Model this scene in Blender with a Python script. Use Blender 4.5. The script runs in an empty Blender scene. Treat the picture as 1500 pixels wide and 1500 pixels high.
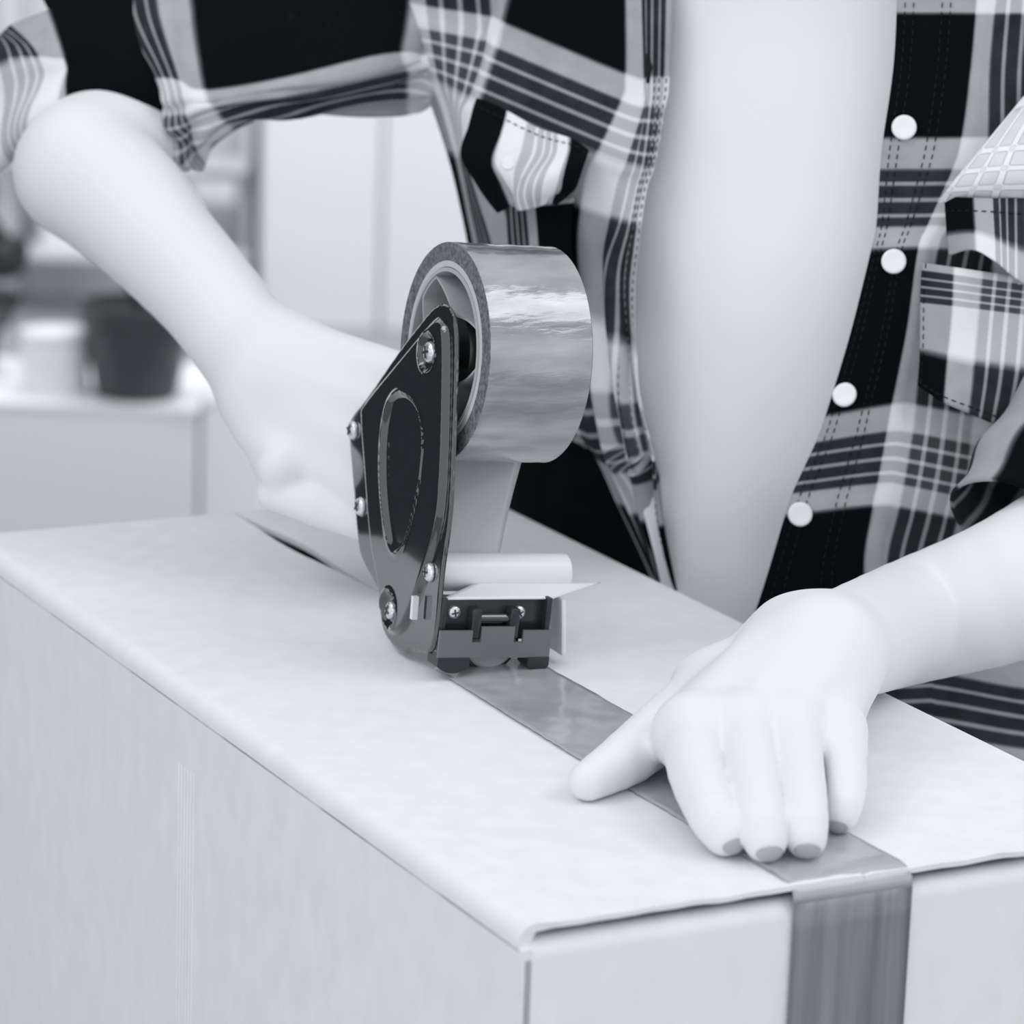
import bpy, bmesh, math, random
import numpy as np
from mathutils import Vector, noise
from mathutils.geometry import delaunay_2d_cdt
random.seed(4); rng = np.random.default_rng(4)
scn = bpy.context.scene
COL = scn.collection
# ------------------------------------------------------------------ camera
F = 5100.0
ROLL = math.radians(2.0)
PITCH = math.radians(13.781)
ZT = 1.05                         # height of the cardboard box's top
CAM = np.array([0.0, 0.0, ZT + 0.40])
FW = np.array([0, math.cos(PITCH), -math.sin(PITCH)])
_r0 = np.array([1.0, 0, 0]); _u0 = np.cross(_r0, FW)
R = math.cos(ROLL) * _r0 + math.sin(ROLL) * _u0
U = -math.sin(ROLL) * _r0 + math.cos(ROLL) * _u0
cam_d = bpy.data.cameras.new('camera')
cam_d.sensor_width = 36; cam_d.lens = F / 1500 * 36
cam_d.clip_start = 0.05
cam = bpy.data.objects.new('camera', cam_d); COL.objects.link(cam)
from mathutils import Matrix
M = Matrix(((R[0], U[0], -FW[0], CAM[0]), (R[1], U[1], -FW[1], CAM[1]), (R[2], U[2], -FW[2], CAM[2]), (0, 0, 0, 1)))
cam.matrix_world = M
cam_d.dof.use_dof = True; cam_d.dof.focus_distance = 1.35; cam_d.dof.aperture_fstop = 12.5
scn.camera = cam
# ------------------------------------------------------------------ world, light, exposure
scn.view_settings.view_transform = 'Standard'
scn.view_settings.look = 'None'
scn.view_settings.exposure = 0.0
scn.view_settings.gamma = 1.0
scn.view_settings.use_curve_mapping = False
w = bpy.data.worlds.new('world'); scn.world = w; w.use_nodes = True
w.node_tree.nodes['Background'].inputs[0].default_value = (0.965, 0.985, 1.0, 1)
w.node_tree.nodes['Background'].inputs[1].default_value = 0.86

def area(name, loc, target, size, power, size_y=None):
    l = bpy.data.lights.new(name, 'AREA'); l.energy = power; l.size = size
    l.color = (0.99, 0.995, 1.0)
    if size_y: l.shape = 'RECTANGLE'; l.size_y = size_y
    o = bpy.data.objects.new(name, l); COL.objects.link(o); o.location = loc
    o.rotation_euler = (Vector(target) - Vector(loc)).to_track_quat('-Z', 'Y').to_euler()
    return o
area('window_light', (-1.5, 0.7, 3.1), (0.1, 1.5, 1.1), 1.5, 11, 0.8)
area('ceiling_light', (1.65, 0.95, 3.1), (0.05, 1.4, 1.1), 1.3, 10, 1.0)
area('front_fill_light', (-0.7, -1.6, 2.0), (0.1, 1.5, 1.15), 2.2, 7, 1.6)  # added fill from behind the camera, lifts the vest and front faces
area('back_fill_light', (-0.2, 5.2, 2.9), (-0.2, 7.0, 0.6), 2.0, 50, 1.2)  # added fill to brighten the wall and background things

# ------------------------------------------------------------------ pixel helpers
def ray(px, py):
    return FW + R * ((px - 750) / F) + U * ((750 - py) / F)
def at_d(px, py, d): return CAM + ray(px, py) * d
def at_z(px, py, z):
    r = ray(px, py); return CAM + r * ((ZT + z - CAM[2]) / r[2])
NEAR = at_z(765, 1360, 0)
Ld = at_z(0, 818, 0) - NEAR; Ld /= np.linalg.norm(Ld)
Wd = np.array([-Ld[1], Ld[0], 0.0]); Wd = -Wd            # along the short side, to the right and away
Zd = np.array([0, 0, 1.0])
def BX(w_, l_, z_): return NEAR + Wd * w_ + Ld * l_ + Zd * z_
def on_w(px, py, w_):
    """the (l, z) of a pixel on the upright plane at w"""
    r = ray(px, py); p0 = BX(w_, 0, 0)
    t = ((p0 - CAM) @ Wd) / (r @ Wd)
    p = CAM + r * t - NEAR
    return p @ Ld, p[2]
def on_l(px, py, l_):
    r = ray(px, py); p0 = BX(0, l_, 0)
    t = ((p0 - CAM) @ Ld) / (r @ Ld)
    p = CAM + r * t - NEAR
    return p @ Wd, p[2]

# ------------------------------------------------------------------ materials
def lin(c):
    c /= 255.0
    return c / 12.92 if c <= 0.04045 else ((c + 0.055) / 1.055) ** 2.4
def tone(v): return (lin(max(v - 3, 2)), lin(v), lin(min(v + 4, 255)), 1)
def mat(name, v, rough=0.5, metal=0.0, coat=0.0, coat_rough=0.05, sheen=0.0, spec=0.5, sss=0.0):
    m = bpy.data.materials.new(name); m.use_nodes = True
    b = m.node_tree.nodes['Principled BSDF']
    b.inputs['Base Color'].default_value = tone(v)
    b.inputs['Roughness'].default_value = rough
    b.inputs['Metallic'].default_value = metal
    b.inputs['Coat Weight'].default_value = coat
    b.inputs['Coat Roughness'].default_value = coat_rough
    b.inputs['Specular IOR Level'].default_value = spec
    b.inputs['Sheen Weight'].default_value = sheen
    if sss:
        b.inputs['Subsurface Weight'].default_value = sss
        b.inputs['Subsurface Radius'].default_value = (0.006, 0.005, 0.005)
    return m
def N(m, t, **k):
    n = m.node_tree.nodes.new(t)
    for a, b in k.items(): setattr(n, a, b)
    return n
def Lk(m, a, b): m.node_tree.links.new(a, b)
def noisy(m, v0, v1, scale=(1, 1, 1), sc=20, detail=4, bump=0.0, bdist=0.001, rough=None, coords='Object'):
    """base colour between two tones by stretched noise, with optional fine relief"""
    b = m.node_tree.nodes['Principled BSDF']
    tc = N(m, 'ShaderNodeTexCoord'); mp = N(m, 'ShaderNodeMapping'); mp.inputs['Scale'].default_value = scale
    nz = N(m, 'ShaderNodeTexNoise'); nz.inputs['Scale'].default_value = sc; nz.inputs['Detail'].default_value = detail
    rp = N(m, 'ShaderNodeValToRGB')
    rp.color_ramp.elements[0].position = 0.3; rp.color_ramp.elements[0].color = tone(v0)
    rp.color_ramp.elements[1].position = 0.7; rp.color_ramp.elements[1].color = tone(v1)
    Lk(m, tc.outputs[coords], mp.inputs[0]); Lk(m, mp.outputs[0], nz.inputs[0])
    Lk(m, nz.outputs[0], rp.inputs[0]); Lk(m, rp.outputs[0], b.inputs['Base Color'])
    if bump:
        bp = N(m, 'ShaderNodeBump'); bp.inputs['Strength'].default_value = bump; bp.inputs['Distance'].default_value = bdist
        Lk(m, nz.outputs[0], bp.inputs['Height']); Lk(m, bp.outputs[0], b.inputs['Normal'])
    return m
MAT = {}
MAT['card'] = noisy(mat('cardboard', 235, 0.85, spec=0.1), 233, 239, (1, 1, 0.6), 90, 5, 0.06, 0.0005)
MAT['card_edge'] = noisy(mat('cardboard_cut_edge', 130, 0.9), 90, 150, (1, 1, 1), 300, 3)
MAT['tape'] = noisy(mat('tape_film_lit', 176, 0.22, coat=0.5, coat_rough=0.08), 164, 190, (1, 1, 1), 26, 4, 0.22, 0.0012)  # same tape as the end strip; lid reflection is put into this paler tone
MAT['film'] = mat('clear_tape_film', 205, 0.3, coat=0.3)
MAT['film'].node_tree.nodes['Principled BSDF'].inputs['Transmission Weight'].default_value = 0.35
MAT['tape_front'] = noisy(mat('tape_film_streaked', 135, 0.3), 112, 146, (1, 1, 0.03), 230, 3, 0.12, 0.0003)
MAT['tape_roll'] = noisy(mat('tape_wound', 165, 0.16, metal=0.45, coat=0.6, coat_rough=0.05), 138, 188, (1, 1, 5.0), 22, 7, 0.5, 0.002)
MAT['tape_side'] = noisy(mat('tape_layers', 110, 0.6), 78, 138, (1, 1, 1), 500, 4, 0.4, 0.0004)
MAT['core'] = mat('paper_core', 200, 0.8)
MAT['hub'] = mat('grey_plastic', 186, 0.35)
MAT['black'] = mat('black_enamel', 34, 0.10, spec=1.0, coat=1.0, coat_rough=0.03)
MAT['blackplas'] = mat('black_plastic', 44, 0.28, spec=0.6)
MAT['greyplas'] = mat('dark_grey_enamel', 112, 0.3)
MAT['chrome'] = noisy(mat('zinc_screw', 225, 0.22, metal=0.75), 205, 245, (1, 1, 1), 900, 3, 0.5, 0.0006)
MAT['slot'] = mat('screw_recess', 60, 0.5)
MAT['white'] = mat('white_plastic', 236, 0.3)
MAT['rubber'] = mat('rubber_wheel', 190, 0.55)
MAT['skin'] = mat('skin', 234, 0.55, spec=0.2)
MAT['nail'] = mat('shaded_fingernail', 178, 0.35)  # nail tone darkened to hold the shade of the down-turned fingertips
MAT['vest'] = noisy(mat('white_jersey', 246, 0.9, spec=0.1), 244, 249, (1, 1, 1), 12, 2)
MAT['button'] = mat('pearl_button', 245, 0.35)
MAT['stitch'] = mat('dark_thread', 8, 0.9)
MAT['denim'] = noisy(mat('black_denim', 14, 0.95, spec=0.1), 10, 20, (1, 1, 1), 60, 4)
MAT['pot'] = mat('dark_pot', 62, 0.35)
MAT['leaf'] = mat('dark_leaf', 52, 0.5)
MAT['soil'] = mat('soil', 40, 1.0)
MAT['wall'] = noisy(mat('wall_paint', 226, 0.9), 222, 230, (1, 1, 1), 2, 2)
MAT['wallgrey'] = mat('grey_cupboard', 216, 0.6)
MAT['wallwhite'] = mat('white_panel', 238, 0.6)
MAT['floor'] = noisy(mat('grey_floor', 168, 0.7), 160, 176, (1, 6, 1), 3, 4)
MAT['table'] = noisy(mat('dark_table', 60, 0.5), 40, 56, (1, 8, 1), 5, 4)
MAT['bgcard'] = mat('pale_cardboard', 226, 0.85)

def plaid(name, dark=12, mid=110, light=238, gam=1.0):
    m = mat(name, 100, 0.92, spec=0.08, sheen=0.0)
    b = m.node_tree.nodes['Principled BSDF']
    uv = N(m, 'ShaderNodeUVMap'); uv.uv_map = 'UVMap'
    sp = N(m, 'ShaderNodeSeparateXYZ'); Lk(m, uv.outputs[0], sp.inputs[0])
    outs = []
    for ax in (0, 1):
        fr = N(m, 'ShaderNodeMath', operation='FRACT'); Lk(m, sp.outputs[ax], fr.inputs[0])
        rp = N(m, 'ShaderNodeValToRGB'); cr = rp.color_ramp
        st = [(0, 0.0), (.485, 0.0), (.505, .92), (.61, .92), (.622, .2), (.672, .2), (.679, .8), (.691, .8), (.698, .18),
              (.742, .18), (.749, .8), (.761, .8), (.768, .18), (.812, .18), (.819, .8), (.831, .8), (.838, .2), (.876, .2), (.888, .92), (.985, .92), (1.0, 0.0)]
        cr.elements[0].position = 0; cr.elements[0].color = (0, 0, 0, 1)
        cr.elements[1].position = 1; cr.elements[1].color = (0, 0, 0, 1)
        for p, v in st[1:-1]:
            e = cr.elements.new(p); e.color = (v, v, v, 1)
        Lk(m, fr.outputs[0], rp.inputs[0]); outs.append(rp.outputs[0])
    ad = N(m, 'ShaderNodeMath', operation='ADD'); Lk(m, outs[0], ad.inputs[0]); Lk(m, outs[1], ad.inputs[1])
    hf = N(m, 'ShaderNodeMath', operation='MULTIPLY'); Lk(m, ad.outputs[0], hf.inputs[0]); hf.inputs[1].default_value = 0.5
    # worn, uneven dye
    tc = N(m, 'ShaderNodeTexCoord'); nz = N(m, 'ShaderNodeTexNoise'); nz.inputs['Scale'].default_value = 90; nz.inputs['Detail'].default_value = 5
    Lk(m, tc.outputs['Object'], nz.inputs[0])
    mr = N(m, 'ShaderNodeMapRange'); mr.inputs[3].default_value = -0.06; mr.inputs[4].default_value = 0.06
    Lk(m, nz.outputs[0], mr.inputs[0])
    a2 = N(m, 'ShaderNodeMath', operation='ADD'); Lk(m, hf.outputs[0], a2.inputs[0]); Lk(m, mr.outputs[0], a2.inputs[1]); a2.use_clamp = True
    rp = N(m, 'ShaderNodeValToRGB'); cr = rp.color_ramp
    cr.elements[0].position = 0.02; cr.elements[0].color = tone(dark)
    cr.elements[1].position = 0.93; cr.elements[1].color = tone(light)
    for p, v in ((.09, dark + 38), (.14, dark + 50), (.3, mid), (.46, mid + 62), (.7, light - 28)):
        e = cr.elements.new(p); e.color = tone(v)
    Lk(m, a2.outputs[0], rp.inputs[0]); Lk(m, rp.outputs[0], b.inputs['Base Color'])
    bp = N(m, 'ShaderNodeBump'); bp.inputs['Strength'].default_value = 0.3; bp.inputs['Distance'].default_value = 0.0008
    Lk(m, nz.outputs[0], bp.inputs['Height']); Lk(m, bp.outputs[0], b.inputs['Normal'])
    return m
MAT['plaid'] = plaid('plaid_flannel')
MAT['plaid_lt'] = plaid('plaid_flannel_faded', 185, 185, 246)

# ------------------------------------------------------------------ object helpers
def obj(name, verts, faces, m, parent=None, smooth=True, uvs=None, auto=None):
    me = bpy.data.meshes.new(name)
    me.from_pydata([tuple(map(float, v)) for v in verts], [], faces)
    me.update()
    if isinstance(m, (list, tuple)):
        for x in m: me.materials.append(x)
    elif m: me.materials.append(m)
    if smooth: me.polygons.foreach_set('use_smooth', [True] * len(me.polygons))
    if uvs is not None:
        ul = me.uv_layers.new(name='UVMap')
        idx = np.zeros(len(me.loops), int); me.loops.foreach_get('vertex_index', idx)
        ul.data.foreach_set('uv', np.asarray(uvs, dtype=np.float32)[idx].ravel())
    o = bpy.data.objects.new(name, me); COL.objects.link(o)
    if parent is not None:
        o.parent = parent
        if parent.type == 'EMPTY' or parent.location.length: o.matrix_parent_inverse = parent.matrix_world.inverted()
    if auto is not None:
        sharp(me, auto)
    return o
def sharp(me, deg):
    bm = bmesh.new(); bm.from_mesh(me); bmesh.ops.recalc_face_normals(bm, faces=bm.faces)
    for e in bm.edges:
        e.smooth = not (len(e.link_faces) == 2 and e.calc_face_angle(0) > math.radians(deg))
    for f in bm.faces: f.smooth = True
    bm.to_mesh(me); bm.free()
def thing(name, loc, label, cat, group=None):
    o = bpy.data.objects.new(name, None); COL.objects.link(o); o.location = tuple(map(float, loc)); o.empty_display_size = 0.02
    o['label'] = label; o['category'] = cat
    if group: o['group'] = group
    bpy.context.view_layer.update()
    return o
class G:
    """collects geometry"""
    def __init__(s): s.v = []; s.f = []
    def add(s, v, f):
        n = len(s.v); s.v += [tuple(map(float, x)) for x in v]; s.f += [tuple(i + n for i in q) for q in f]; return s
    def box(s, c, ax, bev=0.0):
        """c centre, ax three half-vectors; bevelled by making 24 corner verts"""
        c = np.array(c); a = [np.array(x, float) for x in ax]
        ln = [np.linalg.norm(x) for x in a]; un = [x / l for x, l in zip(a, ln)]
        bev = min(bev, min(ln) * 0.9)
        bm = bmesh.new(); vs = []
        for i in (-1, 1):
            for j in (-1, 1):
                for k in (-1, 1):
                    vs.append(bm.verts.new(tuple(c + a[0] * i + a[1] * j + a[2] * k)))
        bmesh.ops.convex_hull(bm, input=vs)
        bmesh.ops.dissolve_limit(bm, angle_limit=0.01, verts=bm.verts, edges=bm.edges)
        if bev > 0: bmesh.ops.bevel(bm, geom=list(bm.edges), offset=bev, segments=2, affect='EDGES', profile=0.5)
        bm.verts.index_update()
        s.add([v.co for v in bm.verts], [[v.index for v in f.verts] for f in bm.faces]); bm.free(); return s
    def lathe(s, c, axis, prof, n=48, closed=False):
        """prof: list of (offset along axis, radius)"""
        axis = np.array(axis, float); axis /= np.linalg.norm(axis)
        t = np.array([0, 0, 1.0]) if abs(axis[2]) < .9 else np.array([1.0, 0, 0])
        e1 = np.cross(axis, t); e1 /= np.linalg.norm(e1); e2 = np.cross(axis, e1)
        v = []; f = []
        for (h, r) in prof:
            for k in range(n):
                a = 2 * math.pi * k / n
                v.append(np.array(c) + axis * h + e1 * (r * math.cos(a)) + e2 * (r * math.sin(a)))
        m = len(prof)
        for i in range(m if closed else m - 1):
            j = (i + 1) % m
            for k in range(n):
                l = (k + 1) % n
                f.append((i * n + k, i * n + l, j * n + l, j * n + k))
        if not closed:
            if prof[0][1] > 1e-6: f.append(tuple(range(n))[::-1])
            if prof[-1][1] > 1e-6: f.append(tuple((m - 1) * n + k for k in range(n)))
        s.add(v, f); return s
    def tube(s, pts, r, n=10, cap=True, flat=1.0):
        pts = [np.array(p, float) for p in pts]; rs = r if hasattr(r, '__len__') else [r] * len(pts)
        v = []; f = []; up = np.array([0.13, 0.2, 1.0])
        for i, p in enumerate(pts):
            d = pts[min(i + 1, len(pts) - 1)] - pts[max(i - 1, 0)]; d /= np.linalg.norm(d)
            e1 = np.cross(d, up); e1 /= np.linalg.norm(e1); e2 = np.cross(d, e1)
            for k in range(n):
                a = 2 * math.pi * k / n
                v.append(p + e1 * rs[i] * math.cos(a) + e2 * rs[i] * math.sin(a) * flat)
        for i in range(len(pts) - 1):
            for k in range(n):
                l = (k + 1) % n; f.append((i * n + k, i * n + l, (i + 1) * n + l, (i + 1) * n + k))
        if cap: f.append(tuple(range(n))[::-1]); f.append(tuple((len(pts) - 1) * n + k for k in range(n)))
        s.add(v, f); return s
    def prism(s, loop, d):
        """loop of 3-D points extruded by vector d"""
        n = len(loop); lo = [np.array(p) for p in loop]; d = np.array(d)
        s.add(lo + [p + d for p in lo], [tuple(range(n))[::-1], tuple(range(n, 2 * n))] + [(i, (i + 1) % n, (i + 1) % n + n, i + n) for i in range(n)]); return s
    def build(s, name, m, parent=None, auto=35): return obj(name, s.v, s.f, m, parent, True, None, auto)

def catmull(P, n):
    """P (k, ...) -> upsampled along axis 0 with n steps a segment; also the index parameter"""
    P = np.asarray(P, float); k = len(P); ts = np.linspace(0, k - 1, (k - 1) * n + 1)
    i = np.minimum(ts.astype(int), k - 2); t = (ts - i).reshape((-1,) + (1,) * (P.ndim - 1))
    Pe = np.concatenate([[2 * P[0] - P[1]], P, [2 * P[-1] - P[-2]]])
    a, b, c, d = Pe[i], Pe[i + 1], Pe[i + 2], Pe[i + 3]
    return 0.5 * ((2 * b) + (c - a) * t + (2 * a - 5 * b + 4 * c - d) * t ** 2 + (3 * b - a - 3 * c + d) * t ** 3)
def lerpn(P, n):
    P = np.asarray(P, float); k = len(P); ts = np.linspace(0, k - 1, (k - 1) * n + 1)
    return np.interp(ts, np.arange(k), P)
def patch(name, rows, us, vs, m, parent, nr=10, nc=10, disp=None, thick=0.0012, edge_v=None):
    """cloth from a lattice of (px, py, depth): each lattice point is where the thread lines us[j], vs[i] cross"""
    P = np.array([[at_d(*p) for p in r] for r in rows])
    P = catmull(P, nr); P = catmull(P.transpose(1, 0, 2), nc).transpose(1, 0, 2)
    a, b = P.shape[:2]
    def full(q, ax):
        q = np.asarray(list(q), float)
        if q.ndim == 1: q = np.broadcast_to(q[None] if ax else q[:, None], (len(rows), len(rows[0])))
        q = np.stack([lerpn(q[:, j], nr) for j in range(q.shape[1])], 1)
        return np.stack([lerpn(q[i], nc) for i in range(q.shape[0])], 0)
    u = full(us, 1); v = full(vs, 0)
    du = np.gradient(P, axis=1); dv = np.gradient(P, axis=0); nn = np.cross(du, dv); nn /= np.linalg.norm(nn, axis=2, keepdims=True) + 1e-12
    nn *= np.sign(-(nn @ FW))[..., None]
    if disp is not None:
        ti = np.linspace(0, len(rows) - 1, a)[:, None] * np.ones((1, b)); tj = np.linspace(0, len(rows[0]) - 1, b)[None] * np.ones((a, 1))
        P = P + nn * disp(ti, tj)[..., None]
    uv = np.stack([u, v], 2).reshape(-1, 2)
    f = [(i * b + j, i * b + j + 1, (i + 1) * b + j + 1, (i + 1) * b + j) for i in range(a - 1) for j in range(b - 1)]
    o = obj(name, P.reshape(-1, 3), f, m, parent, True, uv)
    # thickness
    if thick:
        s = o.modifiers.new('thickness', 'SOLIDIFY'); s.thickness = thick; s.offset = 0
    o['_grid'] = 0; del o['_grid']
    GRID[o.name] = (P, nn, nr, nc)
    return o
GRID = {}
def wr(ti, tj, waves):
    """sum of folds: (amp, ki, kj, phase)"""
    h = 0
    for (a, ki, kj, ph) in waves: h = h + a * np.sin(ki * ti + kj * tj + ph + 0.6 * np.sin(0.9 * ti - 0.7 * tj + ph))
    return h
def stitches(name, gname, pts, parent, ln=0.0022, gap=0.0016, rad=0.0003):
    """a run of thread along lattice coordinates (i, j) of a cloth patch"""
    P, nn, nr, nc = GRID[gname]; g = G()
    pts = np.array(pts, float); dense = []
    for k in range(len(pts) - 1):
        for t in np.linspace(0, 1, 60, endpoint=False): dense.append(pts[k] * (1 - t) + pts[k + 1] * t)
    D = np.array(dense)
    ii = np.clip(D[:, 0] * nr, 0, P.shape[0] - 1.001); jj = np.clip(D[:, 1] * nc, 0, P.shape[1] - 1.001)
    i0 = ii.astype(int); j0 = jj.astype(int); fi = (ii - i0)[:, None]; fj = (jj - j0)[:, None]
    Q = (P[i0, j0] * (1 - fi) + P[i0 + 1, j0] * fi) * (1 - fj) + (P[i0, j0 + 1] * (1 - fi) + P[i0 + 1, j0 + 1] * fi) * fj
    Q = Q + nn[i0, j0] * 0.0009
    s = np.concatenate([[0], np.cumsum(np.linalg.norm(np.diff(Q, axis=0), axis=1))])
    x = 0.0
    while x + ln < s[-1]:
        a = np.array([np.interp(x, s, Q[:, k]) for k in range(3)]); b = np.array([np.interp(x + ln, s, Q[:, k]) for k in range(3)])
        g.tube([a, (a + b) / 2, b], [rad * .7, rad, rad * .7], 4); x += ln + gap
    o = g.build(name, MAT['stitch'], parent); o['kind'] = 'stuff'; return o

# ------------------------------------------------------------------ smooth bodies from distance fields
def seg(p1, r1, p2, r2, flat=None): return (np.array(p1, float), r1, np.array(p2, float), r2, flat)
def d_seg(X, s):
    p1, r1, p2, r2, flat = s
    ba = p2 - p1; L2 = ba @ ba + 1e-12
    pa = X - p1; h = np.clip((pa @ ba) / L2, 0, 1)
    q = pa - h[..., None] * ba
    if flat is not None:
        ax, k = flat; ax = ax / np.linalg.norm(ax); c = q @ ax
        q = q + (c * (k - 1))[..., None] * ax
    return np.linalg.norm(q, axis=-1) - (r1 + (r2 - r1) * h)
def smin(a, b, k):
    h = np.clip(0.5 + 0.5 * (b - a) / k, 0, 1)
    return b + (a - b) * h - k * h * (1 - h)
def chain(X, segs, k):
    d = d_seg(X, segs[0])
    for s in segs[1:]: d = smin(d, d_seg(X, s), k)
    return d
def cchain(X, pts, rads, n=4):
    P = catmull(np.array(pts), n); r = np.interp(np.linspace(0, len(rads) - 1, len(P)), range(len(rads)), rads)
    d = d_seg(X, seg(P[0], r[0], P[1], r[1]))
    for i in range(1, len(P) - 1): d = smin(d, d_seg(X, seg(P[i], r[i], P[i + 1], r[i + 1])), .0004)
    return d
def surf_net(fn, lo, hi, h):
    lo = np.array(lo); hi = np.array(hi); n = np.ceil((hi - lo) / h).astype(int) + 1
    gx = [lo[i] + h * np.arange(n[i]) for i in range(3)]
    D = np.empty(n, np.float32)
    for i in range(0, n[0], 24):
        X = np.stack(np.meshgrid(gx[0][i:i + 24], gx[1], gx[2], indexing='ij'), -1)
        D[i:i + 24] = fn(X)
    S = D < 0
    c = S[:-1, :-1, :-1].astype(np.int8)
    c = sum(S[a:n[0] - 1 + a, b:n[1] - 1 + b, d:n[2] - 1 + d].astype(np.int8) for a in (0, 1) for b in (0, 1) for d in (0, 1))
    act = (c > 0) & (c < 8); idx = -np.ones(act.shape, int); A = np.argwhere(act); idx[act] = np.arange(len(A))
    acc = np.zeros((len(A), 3)); cnt = np.zeros(len(A))
    cs = [np.array(q) for q in ((0, 0, 0), (1, 0, 0), (0, 1, 0), (1, 1, 0), (0, 0, 1), (1, 0, 1), (0, 1, 1), (1, 1, 1))]
    val = [D[tuple((A + q).T)] for q in cs]
    for a in range(8):
        for b in range(a + 1, 8):
            df = cs[b] - cs[a]
            if np.abs(df).sum() != 1: continue
            m = (val[a] < 0) != (val[b] < 0)
            t = np.where(m, val[a] / np.where(m, val[a] - val[b], 1), 0)
            acc += np.where(m[:, None], cs[a] + t[:, None] * df, 0); cnt += m
    V = lo + (A + acc / cnt[:, None]) * h
    faces = []
    for ax in range(3):
        b_, c_ = (ax + 1) % 3, (ax + 2) % 3
        s0 = [slice(None)] * 3; s1 = [slice(None)] * 3; s0[ax] = slice(0, -1); s1[ax] = slice(1, None)
        chg = S[tuple(s0)] != S[tuple(s1)]
        E = np.argwhere(chg)
        E = E[(E[:, b_] > 0) & (E[:, c_] > 0) & (E[:, b_] < n[b_] - 1) & (E[:, c_] < n[c_] - 1)]
        eb = np.zeros(3, int); eb[b_] = 1; ec = np.zeros(3, int); ec[c_] = 1
        q = [idx[tuple(k.T)] for k in (E - eb - ec, E - ec, E, E - eb)]
        inside = S[tuple(E.T)]
        Fq = np.stack(q, 1); Fq[~inside] = Fq[~inside][:, ::-1]
        faces.append(Fq)
    return V, np.concatenate(faces)
def project_out(V, fn, it=1):
    return V

exec_parts = []
# ================================================================== SETTING
def structure(o): o['kind'] = 'structure'; return o
fl = structure(G().box((0.3, 4.0, -0.02), ((4, 0, 0), (0, 5.2, 0), (0, 0, .02))).build('floor', MAT['floor']))
wb = structure(G().box((0.3, 8.06, 1.4), ((4, 0, 0), (0, .06, 0), (0, 0, 1.4))).build('wall_back', MAT['wall']))

wl_ = structure(G().box((-1.75, 2.55, 1.3), ((.05, 0, 0), (0, 1.0, 0), (0, 0, 1.3))).build('unseen_dark_panel', mat('charcoal_panel', 56, 0.9)))  # unseen dark panel, added for the glossy side plate to reflect

# ================================================================== CARDBOARD BOX
BW, BL, BH, TH = 0.265, 0.548, 0.33, 0.004
box = thing('cardboard_box', BX(BW / 2, BL / 2, -BH), 'large pale cardboard box being taped shut, filling the foreground under both hands', 'box')
def extr(name, prof, l0, l1, m, steps=1, parent=box, wob=None):
    """profile of (w, z) closed loop, extruded along the box's length"""
    v = []; f = []; n = len(prof); ls = np.linspace(l0, l1, steps + 1)
    for k, l in enumerate(ls):
        for (w_, z_) in prof:
            dz = wob(w_, l) if wob else (0, 0)
            v.append(BX(w_ + dz[0], l, z_ + dz[1]))
    for k in range(steps):
        for i in range(n):
            j = (i + 1) % n; f.append((k * n + i, k * n + j, (k + 1) * n + j, (k + 1) * n + i))
    f.append(tuple(range(n))[::-1]); f.append(tuple(steps * n + i for i in range(n)))
    return obj(name, v, f, m, parent, True, None, 40)
# side panels
def arc(cw, cz, r, a0, a1, n): return [(cw + r * math.cos(math.radians(a0 + (a1 - a0) * i / n)), cz + r * math.sin(math.radians(a0 + (a1 - a0) * i / n))) for i in range(n + 1)]
def sag(w_, l):
    # flaps ride up a little where they meet and sink where the hand presses
    t = min(w_, BW - w_) / (BW / 2)
    up = 0.0022 * math.sin(math.pi * min(max(l / BL, 0), 1)) * t
    return up
PAN = {}
for nm, w0, w1 in (('side_panel', 0, TH), ('side_panel', BW - TH, BW)):
    extr(nm, [(w0, -BH), (w1, -BH), (w1, -0.008), (w0 if w0 > 0 else w0, -0.008)], 0.0, BL, MAT['card'])
def gapw(l):
    g = 0.0006
    if l > 0.30: g += 0.0085 * math.exp(-((l - 0.475) / 0.045) ** 2)
    return g
def flap(side):
    n = 24; prof = []
    ws = [0.004 + (BW / 2 - 0.004) * i / n for i in range(n + 1)]
    r = 0.0065
    outer = arc(r, -r + 0.004 - 0.004, r, 180, 90, 6)          # rounded fold
    outer = [(a, b) for a, b in outer] + [(r + (BW / 2 - r) * i / n, 0.0) for i in range(1, n + 1)]
    inner = [(BW / 2, -0.0026)] + [(r + (BW / 2 - r) * i / n, -0.0026) for i in range(n - 1, -1, -1)] + [(0.0035, -0.008)]
    loop = [(0, -0.009)] + outer + inner
    l0 = 0.0008; steps = 90
    v = []; f = []; m = len(loop)
    for k in range(steps + 1):
        t = k / steps; l = l0 + (BL - l0) * t
        for (w_, z_) in loop:
            ww = w_; 
            if w_ > BW / 2 - 1e-6: ww = w_ - gapw(l) / 2
            z2 = z_ + sag(w_, l)
            ll = l
            if k == 0:
                ll += 0.0006 * noise.noise((w_ * 140, side * 9, 0)) + (0.001 if w_ < 0.01 else 0)
                z2 += 0.0009 * noise.noise((w_ * 70, 3, side))
            if side: ww = BW - ww
            if k == 0 and z_ < -0.001 and w_ > 0.008: z2 += 0.0008
            v.append(BX(ww, ll, z2))
    for k in range(steps):
        for i in range(m):
            j = (i + 1) % m; f.append((k * m + i, k * m + j, (k + 1) * m + j, (k + 1) * m + i))
    f.append(tuple(range(m))[::-1]); f.append(tuple(steps * m + i for i in range(m)))
    return obj('top_flap', v, f, [MAT['card'], MAT['card_edge']], box, True, None, 40)
f1 = flap(0); f2 = flap(1)
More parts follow.
